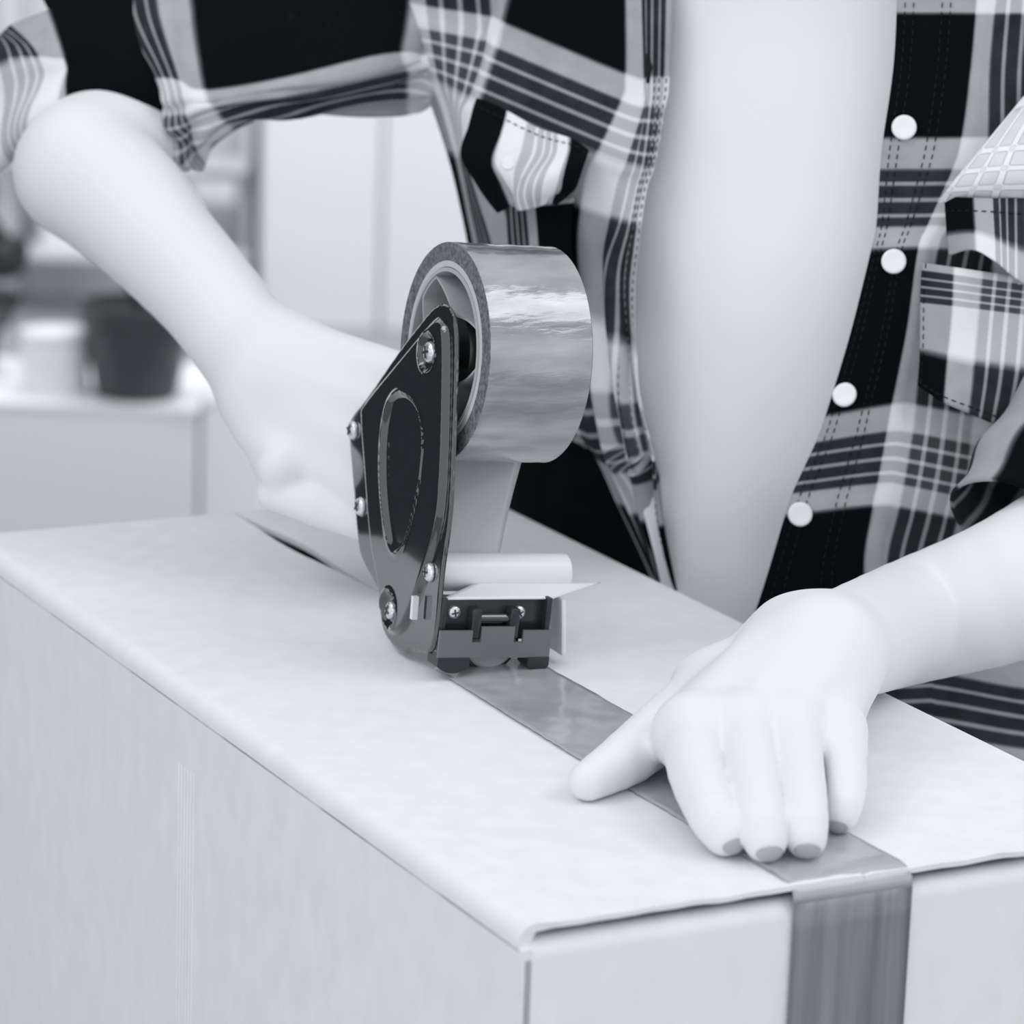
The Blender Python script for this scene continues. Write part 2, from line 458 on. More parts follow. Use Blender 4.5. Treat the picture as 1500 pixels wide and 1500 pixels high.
# end panels with rounded tops that fold into the inner flaps
for l0, sg in ((0.0, 1), (BL, -1)):
    r = 0.006; ml = .13 if l0 == 0 else .03; loop = [(0.0, -BH), (0.0, -0.0056 - r)]
    loop += [(r - r * math.cos(math.radians(a)), -0.0056 - r + r * math.sin(math.radians(a))) for a in range(15, 91, 15)]
    loop += [(0.016, -0.0085), (ml, -0.0105), (ml, -0.0135), (0.010, -0.0125), (0.004, -0.016), (0.004, -BH)]
    a0, a1 = 0.0015, BW - 0.0015
    g = G(); pts = [BX(a0, l0 + sg * x, z) for x, z in loop]; g.prism(pts, Wd * (a1 - a0))
    g.build('end_panel', MAT['card'], box, 30)
G().box(BX(BW / 2, BL / 2, -BH + .002), (Wd * (BW / 2), Ld * (BL / 2), Zd * .002)).build('bottom_panel', MAT['card'], box)
# fine flute lines pressed into the long side
g = G()
for i in range(6):
    w_l = on_w(262 + i * 4.5, 1100, 0.0)[0]
    g.box(BX(-0.00005, w_l, -BH / 2 - .01), (Wd * .00012, Ld * .00045, Zd * (BH / 2 - .022)), 0.0001)
o = g.build('crease_ridges', MAT['card'], box); o['kind'] = 'stuff'
# sealing tape
TW0, TW1 = 0.1035, 0.1515
def strip(path, w0f, w1f, nm, m, parent, nw=16, th=0.00015, wav=0.0):
    v = []; f = []
    for k, (l, z) in enumerate(path):
        a, b = w0f(l), w1f(l)
        for i in range(nw + 1):
            t = i / nw; w_ = a + (b - a) * t
            zz = z + (sag(w_, l) if z > -0.004 else 0)
            if wav and z > -0.004: zz += wav * (noise.noise((w_ * 60, l * 45, 2.3)) + 0.6 * noise.noise((w_ * 140, l * 120, 5))) + wav * .8
            v.append(BX(w_, l, zz))
    n = nw + 1
    for k in range(len(path) - 1):
        for i in range(nw): f.append((k * n + i, k * n + i + 1, (k + 1) * n + i + 1, (k + 1) * n + i))
    o = obj(nm, v, f, m, parent, True); s = o.modifiers.new('thickness', 'SOLIDIFY'); s.thickness = th; s.offset = 0
    return o
# table under the box
tb = thing('work_table', BX(0.1, 0.1, -ZT), 'dark table top holding the large cardboard box', 'table')
G().box(BX(0.12, 0.15, -BH - .021), (Wd * 0.17, Ld * .62, Zd * .02), .003).build('tabletop', MAT['table'], tb)
for a, b in ((-.03, -.42), (.27, -.42), (-.03, .72), (.27, .72)):
    G().box(BX(a, b, -(ZT + BH + .041) / 2), (Wd * .02, Ld * .02, Zd * ((ZT - BH - .041) / 2)), .003).build('leg', MAT['table'], tb)

# ================================================================== TAPE DISPENSER
PW = 0.0975                                # plane of the side plate
# it leans a little to the right, so its right foot touches the lid and the plate hovers
LPV = 0.32; YAW = math.radians(3.0)
Wq = Wd * math.cos(YAW) - Ld * math.sin(YAW) - 0.080 * Zd; Wq /= np.linalg.norm(Wq)
Lq = Ld * math.cos(YAW) + Wd * math.sin(YAW); Zq = np.cross(Wq, Lq); Zq = Zq if Zq[2] > 0 else -Zq
OQ = BX(PW, LPV, 0.0048)
def QX(w_, l_, z_): return OQ + Wq * (w_ - PW) + Lq * (l_ - LPV) + Zq * z_
def on_wq(px, py, w_):
    r = ray(px, py); p0 = QX(w_, LPV, 0); p = CAM + r * (((p0 - CAM) @ Wq) / (r @ Wq)) - OQ
    return p @ Lq + LPV, p @ Zq
def on_lq(px, py, l_):
    r = ray(px, py); p0 = QX(PW, l_, 0); p = CAM + r * (((p0 - CAM) @ Lq) / (r @ Lq)) - OQ
    return p @ Wq + PW, p @ Zq
outline_px = [(645, 444), (655, 448), (662, 459), (666, 475), (668, 500), (667, 560), (664, 640), (661, 730), (656, 780), (648, 830), (644, 878), (639, 925), (634, 950), (627, 958), (615, 956), (600, 954), (593, 958), (584, 956), (574, 948),
              (561, 929), (556, 908), (555, 875), (549, 858), (530, 824), (523, 800), (516, 710), (511, 650), (509, 628), (511, 615), (518, 603), (534, 585), (585, 510), (625, 459), (635, 448)]
def lzs(px, w_=PW): return [on_wq(x, y, w_) for x, y in px]
def resample(poly, step, closed=True):
    P = np.array(poly + ([poly[0]] if closed else [])); s = np.concatenate([[0], np.cumsum(np.linalg.norm(np.diff(P, axis=0), axis=1))])
    n = max(3, int(s[-1] / step)); t = np.linspace(0, s[-1], n, endpoint=not closed)
    return [(float(np.interp(x, s, P[:, 0])), float(np.interp(x, s, P[:, 1]))) for x in t]
def smooth_poly(poly, it=2):
    for _ in range(it):
        q = []
        for i in range(len(poly)):
            a = np.array(poly[i]); b = np.array(poly[(i + 1) % len(poly)]); q += [tuple(a * .75 + b * .25), tuple(a * .25 + b * .75)]
        poly = q
    return poly
OUT = resample(smooth_poly(lzs(outline_px)), 0.0012)
fold_px = [(637, 470), (646, 466), (655, 474), (659, 500), (658, 600), (655, 700), (649, 768), (628, 838), (606, 900), (593, 925), (577, 930), (565, 915), (562, 885), (558, 850), (549, 805), (546, 778), (540, 700), (533, 605), (536, 592), (590, 527)]
FOLD = smooth_poly(lzs(fold_px))
drop_px = [(596, 571), (612, 580), (624, 605), (629, 640), (626, 690), (617, 740), (607, 780), (598, 805), (589, 813), (580, 806), (573, 780), (567, 730), (565, 680), (567, 630), (575, 590), (586, 574)]
DROP = smooth_poly(lzs(drop_px))
def sdf_poly(P, poly):
    poly = np.array(poly); a = poly; b = np.roll(poly, -1, 0); P = np.asarray(P)
    d = np.full(len(P), 1e9); ins = np.zeros(len(P), bool)
    for p, q in zip(a, b):
        e = q - p; w_ = P - p; t = np.clip((w_ @ e) / (e @ e + 1e-18), 0, 1); d = np.minimum(d, np.linalg.norm(w_ - t[:, None] * e, axis=1))
        c = ((p[1] > P[:, 1]) != (q[1] > P[:, 1])) & (P[:, 0] < (q[0] - p[0]) * (P[:, 1] - p[1]) / (q[1] - p[1] + 1e-18) + p[0]); ins ^= c
    return np.where(ins, -d, d)
def sstep(x): x = np.clip(x, 0, 1); return x * x * (3 - 2 * x)
SCREWS = [((634, 516), 1.15), ((519, 630), 1.0), ((530, 742), 1.0), ((631, 838), 1.0), ((576, 894), 1.0)]
SC = [on_wq(x, y, PW) for (x, y), _ in SCREWS]
def plate_h(P):
    P = np.asarray(P)
    h = 0.0026 * sstep(-sdf_poly(P, FOLD) / 0.003 + 0.3)
    dd = sdf_poly(P, DROP)
    h -= 0.0016 * sstep(-dd / 0.0035)                       # recessed teardrop
    h += 0.0007 * np.exp(-(dd / 0.0009) ** 2)              # its raised lip
    for c, rr in ((SC[0], 0.0085), (SC[4], 0.0085)):
        r = np.linalg.norm(P - np.array(c), axis=1)
        h = h * sstep((r - rr * .55) / (rr * .5)) + 0.0004 * (1 - sstep((r - rr * .55) / (rr * .5)))
        h += 0.0006 * np.exp(-((r - rr) / 0.0009) ** 2)
    e = -sdf_poly(P, OUT)
    h -= 0.0009 * (1 - sstep(e / 0.0012))
    return h
disp_t = thing('tape_dispenser', QX(0.125, 0.30, 0), 'black handheld tape dispenser with screwed side plate standing on the box seam', 'tape dispenser')
o2 = np.array(OUT); lo = o2.min(0); hi = o2.max(0); gs = 0.0009
gx, gy = np.meshgrid(np.arange(lo[0], hi[0], gs), np.arange(lo[1], hi[1], gs)); gp = np.stack([gx.ravel(), gy.ravel()], 1)
gp = gp[sdf_poly(gp, OUT) < -0.0007]
pts2 = [Vector(p) for p in OUT] + [Vector(p) for p in gp]; nO = len(OUT)
vo, eo, fo, *_ = delaunay_2d_cdt(pts2, [(i, (i + 1) % nO) for i in range(nO)], [], 1, 1e-7)
vo = np.array([tuple(v) for v in vo]); hh = plate_h(vo); nv = len(vo)
front = [QX(PW - h_, v_[0], v_[1]) for v_, h_ in zip(vo, hh)]; back = [QX(PW + 0.0014 - max(h_, 0), v_[0], v_[1]) for v_, h_ in zip(vo, hh)]
fs = [tuple(f_) for f_ in fo]; cnt = {}
for f_ in fs:
    for i in range(3): cnt.setdefault(frozenset((f_[i], f_[(i + 1) % 3])), []).append((f_[i], f_[(i + 1) % 3]))
rim = [e[0] for e in cnt.values() if len(e) == 1]
allf = fs + [tuple(i + nv for i in f_)[::-1] for f_ in fs] + [(b, a, a + nv, b + nv) for a, b in rim]
obj('side_plate', front + back, allf, MAT['black'], disp_t, True, None, 50)['label'] = 'glossy black enamelled side plate'
# screws: domed head + cross recess
def screw(c, ax, r, parent, rot=0.3, nm='screw'):
    g = G(); g.lathe(c, ax, [(0, r), (r * .25, r), (r * .5, r * .86), (r * .64, r * .5), (r * .68, 0.0)], 20)
    s = g.build(nm, MAT['chrome'], parent, 50); s['label'] = 'bright zinc screw head'
    ax = np.array(ax) / np.linalg.norm(ax); e1 = np.cross(ax, Zq); e1 /= np.linalg.norm(e1); e2 = np.cross(ax, e1)
    a = e1 * math.cos(rot) + e2 * math.sin(rot); b = np.cross(ax, a)
    g = G(); cc = np.array(c) + ax * r * .6
    for p, q in ((a, b), (b, a)): g.box(cc, (p * r * .55, q * r * .11, ax * r * .12))
    k = g.build('cross_slot', MAT['slot'], s)
    return s
for k, (lz, (_, sc)) in enumerate(zip(SC, SCREWS)):
    hgt = plate_h([lz])[0]
    g = G(); g.lathe(QX(PW - hgt + .0002, lz[0], lz[1]), -Wq, [(0, .0043 * sc), (.0005, .0043 * sc), (.0006, .0036 * sc)], 20)
    g.build('washer', MAT['black'], disp_t)
    screw(QX(PW - hgt, lz[0], lz[1]), -Wq, 0.0031 * sc * 1.25, disp_t, 0.3 + k)
# small window slot showing white behind
a = on_wq(617, 890, PW)
G().box(QX(PW - .0030, a[0], a[1]), (Lq * .0011, Zq * .0047 + Lq * .0003, Wq * .0012)).build('slot', MAT['white'], disp_t)

# roll centre
RL, RZ = on_wq(652, 515, 0.104)
RW0, RW1 = 0.1035, 0.1485
RR = 0.0440
# hub of the dispenser: fluted wheel inside the core
def ring_pts(fr, n=96): return [(fr(2 * math.pi * k / n) * math.cos(2 * math.pi * k / n), fr(2 * math.pi * k / n) * math.sin(2 * math.pi * k / n)) for k in range(n)]
RC = 0.0365; RI = 0.0345
# fluted hub: six-sided wavy shell, thin walls, with an inner drum
def shell(fr0, fr1, w0, w1, m, nm, n=120):
    v = []; f = []
    A = ring_pts(fr0, n); B = ring_pts(fr1, n)
    for (w_, S_) in ((w0, A), (w1, A), (w1, B), (w0, B)):
        for (x, y) in S_: v.append(QX(w_, RL + x, RZ + y))
    for i in range(4):
        j = (i + 1) % 4
        for k in range(n): l = (k + 1) % n; f.append((i * n + k, i * n + l, j * n + l, j * n + k))
    return obj(nm, v, f, m, disp_t, True, None, 40)
shell(lambda a: 0.0338, lambda a: 0.0322, RW0 - .0005, RW1, MAT['hub'], 'hub_rim')
def flute(a):
    dl = abs((math.degrees(a) - 47 + 60) % 120 - 60)
    return 0.0324 - 0.0142 * math.sin(math.pi / 2 * max(0.0, (dl - 14) / 46)) ** 0.9
shell(lambda a: flute(a), lambda a: flute(a) - 0.0013, RW0 + .0002, RW1 - .001, MAT['hub'], 'hub_flutes', 200)
G().lathe(QX(RW0 + .004, RL, RZ), Wq, [(0, .0), (0, .0165), (.002, .0175), (.03, .0175), (.03, 0)], 40).build('hub_drum', MAT['blackplas'], disp_t)
G().lathe(QX(RW1 - .006, RL, RZ), Wq, [(0, 0), (0, .033), (.002, .033), (.002, 0)], 48).build('hub_web', MAT['blackplas'], disp_t)
G().lathe(QX(PW + .001, RL, RZ), Wq, [(0, .0), (0, .006), (RW0 - PW + .006, .006), (RW0 - PW + .006, 0)], 24).build('axle', MAT['blackplas'], disp_t)
# handle behind the plate: grip bar
ha = at_d(604, 590, 1.520); hb = at_d(575, 752, 1.515); hs = QX(PW + .014, *on_wq(600, 690, PW + .014))
g = G(); g.tube([ha, ha * .5 + hb * .5, hb], [.013, .0145, .013], 16); g.build('handle', MAT['blackplas'], disp_t)
G().tube([hs, (hs + (ha + hb) / 2) / 2, (ha + hb) / 2], [.010, .010, .010], 12).build('handle_bracket', MAT['black'], disp_t)
# frame spine running inside the plate from axle to roller
pa_ = on_wq(628, 520, PW); pb_ = on_wq(600, 870, PW)
for wq in (PW + .004, ):
    G().box((QX(wq, *pa_) + QX(wq, *pb_)) / 2, ((QX(wq, *pb_) - QX(wq, *pa_)) / 2, Lq * .010, Wq * .0012), .0005).build('frame_spine', MAT['black'], disp_t)

# front bracket with blade guard; it faces back along the box toward the near end
FL = on_wq(640, 925, PW + .002)[0] - 0.003      # l of the bracket face
def FB(px, py, l_=None):
    l_ = FL if l_ is None else l_
    w_, z_ = on_lq(px, py, l_); return w_, z_
def fb_box(nm, x0, y0, x1, y1, l0, l1, m, bev=.0005, parent=disp_t):
    """box on the bracket face, by the pixels of its near face at l0, going back to l1 > l0"""
    a = FB(x0, y0, l0); b = FB(x1, y1, l0); c = FB(x1, y0, l0)
    w0, w1 = a[0], b[0]; z1 = (a[1] + c[1]) / 2; z0 = b[1]
    z1 = a[1]; z0 = FB(x0, y1, l0)[1]
    return G().box(QX((w0 + w1) / 2, (l0 + l1) / 2, (z0 + z1) / 2), (Wq * (w1 - w0) / 2, Lq * (l1 - l0) / 2, Zq * (z1 - z0) / 2), bev).build(nm, m, parent)
BWL, BWR = FB(645, 900)[0], FB(806, 900)[0]
zt_, zm_, zb_ = FB(645, 879)[1], FB(645, 922)[1], FB(645, 965)[1]
def bracket():
    # back plate
    G().box(QX((BWL + BWR) / 2, FL + .004, (zt_ + zm_) / 2 - .002), (Wq * (BWR - BWL) / 2, Lq * .0015, Zq * ((zt_ - zm_) / 2 + .003)), .0005).build('blade_holder', MAT['blackplas'], disp_t)
    # folded ends of the holder
    for w_ in (BWL + .0012, BWR - .0012):
        G().box(QX(w_, FL + .008, (zt_ + zm_) / 2 - .004), (Wq * .0012, Lq * .009, Zq * ((zt_ - zm_) / 2 + .005)), .0005).build('holder_cheek', MAT['blackplas'], disp_t)
    # hinge bar with two ears
    e0, e1 = FB(697, 900)[0], FB(750, 900)[0]; ze = FB(720, 906)[1]
    G().tube([QX(e0 - .002, FL + .0005, ze), QX(e1 + .002, FL + .0005, ze)], .0021, 12).build('hinge_pin', MAT['black'], disp_t)
    for e in (e0 - .0004, e1 + .0004):
        G().box(QX(e, FL, ze - .0015), (Wq * .0022, Lq * .0028, Zq * .0062), .0009).build('hinge_ear', MAT['blackplas'], disp_t)
    # guard: sheet with two notches in its top edge and a tongue between them
    n0a, n0b = FB(687, 930)[0], FB(700, 930)[0]; n1a, n1b = FB(748, 930)[0], FB(761, 930)[0]
    zT = FB(645, 921)[1]; zN = zT - .0048; zTong = FB(720, 915)[1]; zB = FB(645, 961)[1]
    L_ = FL - .0035; gl = BWL - .0008; gr = BWR - .0002
    loop = [(gl, zB), (gr, zB), (gr, zT), (n1b, zT), (n1b, zN), (n1a, zN), (n1a, zTong), (n0b, zTong), (n0b, zN), (n0a, zN), (n0a, zT), (gl, zT)]
    pts = [Vector((a_, b_)) for a_, b_ in loop]
    vo_, eo_, fo_, *_ = delaunay_2d_cdt(pts, [(i, (i + 1) % len(pts)) for i in range(len(pts))], [], 1, 1e-7)
    n_ = len(vo_); V = [QX(v_[0], L_, v_[1]) for v_ in vo_] + [QX(v_[0], L_ + .0012, v_[1]) for v_ in vo_]
    f_ = [tuple(q) for q in fo_]; c_ = {}
    for q in f_:
        for i in range(3): c_.setdefault(frozenset((q[i], q[(i + 1) % 3])), []).append((q[i], q[(i + 1) % 3]))
    f_ = f_ + [tuple(i + n_ for i in q)[::-1] for q in f_] + [(b_, a_, a_ + n_, b_ + n_) for (a_, b_) in [e[0] for e in c_.values() if len(e) == 1]]
    obj('blade_guard', V, f_, MAT['greyplas'], disp_t, True, None, 30)['label'] = 'grey notched guard over the cutting blade'
    # rolled lips below, left and right, with the roller showing between
    for a_, b_ in ((gl, FB(683, 960)[0]), (FB(768, 960)[0], gr)):
        loop = []
        nseg = 10
        top_ = [(a_, zB + .0002), (b_, zB + .0002)]
        low = [(b_ + (a_ - b_) * t, zB - .0062 * math.sin(math.pi * (0.12 + .76 * t)) ** .6) for t in np.linspace(0, 1, nseg)]
        pts_ = [QX(x, L_ - .0004, z) for x, z in top_ + low]
        G().prism(pts_, Lq * .010).build('guard_lip', MAT['blackplas'], disp_t)
    cw = (FB(690, 970)[0] + FB(764, 970)[0]) / 2
    return zB, gl, gr, cw
zB, gl, gr, cw = bracket()
for px in (668, 763):
    w_, z_ = FB(px, 899)
    screw(QX(w_, FL + .0024, z_), -Lq, .0028, disp_t, 0.5 if px > 700 else 0.2)
# sealing tape on the lid, from the near end back to the dispenser's roller
ls = list(np.linspace(FL + 0.012, 0.012, 110))
pth = [(l, 0.0006) for l in ls] + [(0.006, 0.0003), (0.002, -0.0006), (-0.0006, -0.003), (-0.0011, -0.006)]
bow = lambda l: -0.0035 * math.sin(math.pi * min(max(l / 0.34, 0), 1))
st = strip(pth, lambda l: TW0 + bow(l) + (0.0005 * noise.noise((l * 300, 0, 0))), lambda l: TW1 + bow(l) - 0.005 * l / 0.34, 'sealing_tape', MAT['tape'], box, 20, wav=0.00045)
st['label'] = 'glossy grey tape along the lid seam'
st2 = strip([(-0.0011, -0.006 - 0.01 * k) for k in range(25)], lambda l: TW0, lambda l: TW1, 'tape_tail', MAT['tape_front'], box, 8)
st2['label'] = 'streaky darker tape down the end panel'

# rubber roller seen under the guard: axis along w
# wheel showing as a disc segment: a wheel whose face looks out under the guard
zc_ = FB(727, 985)[1]; rw_ = .0112
G().lathe(QX(cw, FL + .0062, zc_ + rw_ * .98), Lq, [(0, 0), (0, rw_ - .0008), (.0008, rw_), (.009, rw_), (.009, 0)], 48).build('roller_wheel', MAT['rubber'], disp_t)
G().lathe(QX(cw, FL + .0072, zc_ + rw_ * .98), Lq, [(0, rw_ - .001), (0, rw_ + .0011), (.008, rw_ + .0011), (.008, rw_ - .001)], 48, True).build('wheel_tyre', MAT['blackplas'], disp_t)
# white guide roller across
z1_ = on_lq(740, 838, FL + .018)[1]
wa, wb_ = PW + .0015, on_lq(828, 838, FL + .018)[0]
G().lathe(QX(wa, FL + .018, z1_), Wq, [(0, 0), (0, .0072), (.0004, .0078), (wb_ - wa - .0008, .0078), (wb_ - wa, .0070), (wb_ - wa, 0)], 40).build('guide_roller', MAT['white'], disp_t)
# clear-white plastic smoothing flap lying over the blade holder
def quad_sheet(nm, P4, th, m, parent, nu=14, nv_=6, crv=None):
    a_, b_, c_, d_ = [np.array(p) for p in P4]; v = []; f = []
    for i in range(nv_ + 1):
        for j in range(nu + 1):
            s, t = j / nu, i / nv_
            p = (a_ * (1 - s) + b_ * s) * (1 - t) + (d_ * (1 - s) + c_ * s) * t
            if crv is not None: p = p + crv(s, t)
            v.append(p)
    n = nu + 1
    for i in range(nv_):
        for j in range(nu): f.append((i * n + j, i * n + j + 1, (i + 1) * n + j + 1, (i + 1) * n + j))
    o = obj(nm, v, f, m, parent, True); sd = o.modifiers.new('thickness', 'SOLIDIFY'); sd.thickness = th; sd.offset = 0; return o
def FP(px, py, l_): w_, z_ = on_lq(px, py, l_); return QX(w_, l_, z_)
quad_sheet('smoothing_flap', [FP(647, 878, FL + .001), FP(809, 877, FL + .001), FP(880, 853, FL + .012), FP(700, 853, FL + .012)], .0006, MAT['white'], disp_t)
quad_sheet('flap_fold', [FP(650, 858, FL + .016), FP(812, 856, FL + .016), FP(880, 853, FL + .012), FP(700, 853, FL + .012)], .0006, MAT['white'], disp_t)
# pale far cheek beside the holder
G().box((FP(812, 880, FL + .010) + FP(812, 948, FL + .010)) / 2 + Wq * .0012, (Wq * .0012, Lq * .007, (FP(812, 866, FL + .01) - FP(812, 948, FL + .01)) / 2), .001).build('far_cheek', MAT['white'], disp_t)

# ================================================================== TAPE ROLL (held by the dispenser)
roll = thing('tape_roll', QX((RW0 + RW1) / 2, RL, RZ - RR), 'thick roll of glossy grey packing tape mounted on the dispenser hub', 'tape roll')
nb = 14
prof = [(0.0, RC)] + [(0.0 + 0.00015 * ((i % 2)), RC + (RR - RC) * i / nb) for i in range(1, nb)] + [(0.0, RR - .0002), (.0003, RR)] + [(RW1 - RW0 - .0003, RR), (RW1 - RW0, RR - .0002), (RW1 - RW0, RC)]
g = G(); g.lathe(QX(RW0, RL, RZ), Wq, [(0.0003, RR)] + [((RW1 - RW0) * i / 12, RR + 0.00012 * math.sin(i * 2.1)) for i in range(1, 12)] + [(RW1 - RW0 - .0003, RR)], 128)
g.f = [f_ for f_ in g.f if len(f_) == 4]
g.build('wound_film', MAT['tape_roll'], roll, 60)
for w_, s in ((RW0, 1), (RW1, -1)):
    g = G(); g.lathe(QX(w_, RL, RZ), Wq * s, [(0.0003, RR)] + [(0.0 + 0.00022 * (i % 2), RR - .0002 - (RR - .0002 - RC) * i / 12) for i in range(13)], 128)
    g.f = [f_ for f_ in g.f if len(f_) == 4]
    g.build('layer_edge', MAT['tape_side'], roll, 80)
g = G(); g.lathe(QX(RW0, RL, RZ), Wq, [(0, RC), (0, RI - .0004), (RW1 - RW0, RI - .0004), (RW1 - RW0, RC)], 96, True); g.build('core', MAT['core'], roll, 40)
# film coming off the roll down to the guide roller: leaves tangent near the bottom, tapering in view
gz = z1_ + .0078; gl_ = FL + .018
top_a = (RL + RR * math.cos(math.radians(-78)), RZ + RR * math.sin(math.radians(-78)))
pathf = []
for t in np.linspace(0, 1, 24):
    l_ = top_a[0] * (1 - t) + (gl_ + .004) * t; z_ = top_a[1] * (1 - t) + (gz - .004) * t
    pathf.append((l_, z_, t))
# the right edge drifts in toward the guide, as in the photograph's twist of film
v = []; f = []; nw = 12
for (l_, z_, t) in pathf:
    for i in range(nw + 1):
        s = i / nw; w_ = (RW0 + .0005) * (1 - s) + (RW1 - .0005) * s
        w_ -= s * t * 0.016 
        v.append(QX(w_, l_ + 0.0006 * math.sin(s * 5 + t * 6), z_))
n = nw + 1
for i in range(len(pathf) - 1):
    for j in range(nw): f.append((i * n + j, i * n + j + 1, (i + 1) * n + j + 1, (i + 1) * n + j))
o = obj('hanging_film', v, f, MAT['film'], roll, True); sd = o.modifiers.new('thickness', 'SOLIDIFY'); sd.thickness = .00012

# ================================================================== PERSON
person = thing('person', at_d(1150, 900, 1.72) * np.array([1, 1, 0]), 'person in open plaid shirt and white vest, hands on the box and dispenser', 'person')
# ---- left hand (on the box)
TZ = lambda px, py, z: at_z(px, py, z)
LH = {
    'index': [TZ(1014, 1066, .0255), TZ(1020, 1130, .0195), TZ(1044, 1192, .0135), TZ(1062, 1222, .0085)],
    'middle': [TZ(1088, 1062, .0270), TZ(1101, 1132, .0205), TZ(1113, 1198, .0140), TZ(1121, 1231, .0085)],
    'ring': [TZ(1158, 1064, .0262), TZ(1171, 1132, .0198), TZ(1179, 1196, .0135), TZ(1181, 1228, .0082)],
    'pinky': [TZ(1222, 1068, .0220), TZ(1238, 1128, .0165), TZ(1237, 1172, .0115), TZ(1231, 1196, .0072)],
    'thumb': [TZ(1062, 1000, .022), TZ(990, 1052, .0175), TZ(922, 1108, .0115), TZ(862, 1144, .0080)],
}
FR = {'index': (.0116, .0102, .0090, .0077), 'middle': (.0112, .0096, .0088, .0077), 'ring': (.0107, .0090, .0082, .0073), 'pinky': (.0096, .0079, .0070, .0062), 'thumb': (.0135, .0118, .0104, .0074)}
wristL = TZ(1208, 955, .0400); armL = [wristL, at_d(1330, 912, 1.43), at_d(1480, 862, 1.435), at_d(1620, 790, 1.45)]
def lefthand(X):
    upn = np.array([0, 0, 1.0]); palm = []
    wl_a, wl_b = TZ(1155, 938, .0385), TZ(1208, 984, .0330)
    for k, q, we in (('index', .0135, wl_a), ('middle', .0135, wristL * .5 + wl_a * .5), ('ring', .0130, wristL), ('pinky', .0118, wl_b)):
        palm.append(seg(LH[k][0] - upn * .002, q - .0012, we, .0150))
    palm.append(seg(LH['index'][0] * .5 + LH['pinky'][0] * .5 - upn * .006, .014, wristL - upn * .006, .016))
    palm.append(seg(LH['index'][0] - upn * .002, .0125, LH['pinky'][0] - upn * .002, .0112))
    palm.append(seg(LH['thumb'][0], .0125, wl_a, .0150))
    palm.append(seg(TZ(1018, 1094, .0215), .0100, TZ(1232, 1098, .0185), .0088))
    palm.append(seg(LH['thumb'][0], .0135, LH['index'][0] - upn * .004, .0125))
    palm.append(seg(TZ(1030, 1005, .022), .0125, LH['middle'][0] - upn * .010, .013))
    palm.append(seg(TZ(1218, 1050, .016), .0120, wl_b - upn * .004, .0145))
    pd = chain(X, palm, .006)
    arm = [seg(wristL, .0205, armL[1], .0255), seg(armL[1], .0255, armL[2], .0300), seg(armL[2], .0300, armL[3], .034)]
    pd = smin(pd, cchain(X, armL, [.0205, .0255, .0300, .034]), .016)
    out = None
    for k in ('index', 'middle', 'ring', 'pinky', 'thumb'):
        J = LH[k]; r = FR[k]
        fd = cchain(X, J, r, 3)
        d = smin(pd, fd, .005)
        out = d if out is None else np.minimum(out, d)
    return out
A = np.array([p for k in LH for p in LH[k]] + armL)
Vl, Fl = surf_net(lefthand, A.min(0) - .04, A.max(0) + .04, .0013)
# ---- right arm and gripping hand
elbR = at_d(124, 250, 1.64); wrR = at_d(392, 552, 1.535)
armR = [at_d(300, 60, 1.745), elbR, at_d(185, 302, 1.622), at_d(245, 368, 1.600), at_d(310, 440, 1.570), wrR]
kn = {'index': at_d(592, 566, 1.500), 'middle': at_d(598, 625, 1.490), 'ring': at_d(586, 680, 1.484), 'pinky': at_d(560, 728, 1.486)}
def righthand(X):
    arm = [seg(armR[0], .038, elbR, .032), seg(elbR, .0330, armR[2], .0305), seg(armR[2], .0305, armR[3], .0262), seg(armR[3], .0262, armR[4], .0238), seg(armR[4], .0238, wrR, .0225)]
    pd = smin(chain(X, arm[:1], .001), cchain(X, armR[1:], [.0330, .0305, .0262, .0238, .0225], 3), .004)
    palm = []
    for k, q, we, rr in (('index', .014, at_d(425, 525, 1.535), .018), ('middle', .014, at_d(415, 550, 1.53), .019), ('ring', .0135, at_d(405, 585, 1.53), .018), ('pinky', .0125, at_d(400, 620, 1.528), .0165)):
        palm.append(seg(kn[k], q, we, rr))
    palm.append(seg(at_d(415, 694, 1.517), .0120, at_d(395, 590, 1.53), .0165))      # heel of the hand
    palm.append(seg(at_d(414, 684, 1.506), .0118, at_d(408, 650, 1.522), .0120))
    palm.append(seg(at_d(440, 700, 1.520), .0110, at_d(540, 715, 1.505), .0120))
    pd = smin(pd, chain(X, palm, .005), .018)
    out = pd
    hx = (hb - ha) / np.linalg.norm(hb - ha)
    for i, k in enumerate(('index', 'middle', 'ring', 'pinky')):
        r = (.0092, .0095, .009, .008)[i]
        p0 = kn[k]; c = ha + hx * (.006 + .0175 * i)
        side = p0 - c; side -= hx * (side @ hx); side /= np.linalg.norm(side); oth = np.cross(hx, side)
        if oth @ R < 0: oth = -oth
        R_ = .0235
        J = [p0] + [c + R_ * (side * math.cos(a) + oth * math.sin(a)) for a in (0.7, 1.7, 2.6, 3.4)]
        fd = chain(X, [seg(J[q], r, J[q + 1], r * (.97 if q < 3 else .85)) for q in range(4)], .002)
        out = np.minimum(out, smin(pd, fd, .006))
    # heel creases seen low on the hand
    fd = chain(X, [seg(at_d(402, 722, 1.510), .0080, at_d(470, 744, 1.497), .0086), seg(at_d(470, 744, 1.497), .0086, at_d(560, 775, 1.485), .008)], .002)
    out = np.minimum(out, smin(pd, fd, .0025))
    th = chain(X, [seg(at_d(520, 555, 1.545), .0125, at_d(600, 575, 1.555), .0105), seg(at_d(600, 575, 1.555), .0105, at_d(650, 640, 1.54), .009)], .003)
    return np.minimum(out, smin(pd, th, .008))
A = np.array(armR + list(kn.values()) + [ha, hb, at_d(650, 640, 1.52), at_d(405, 790, 1.5)])
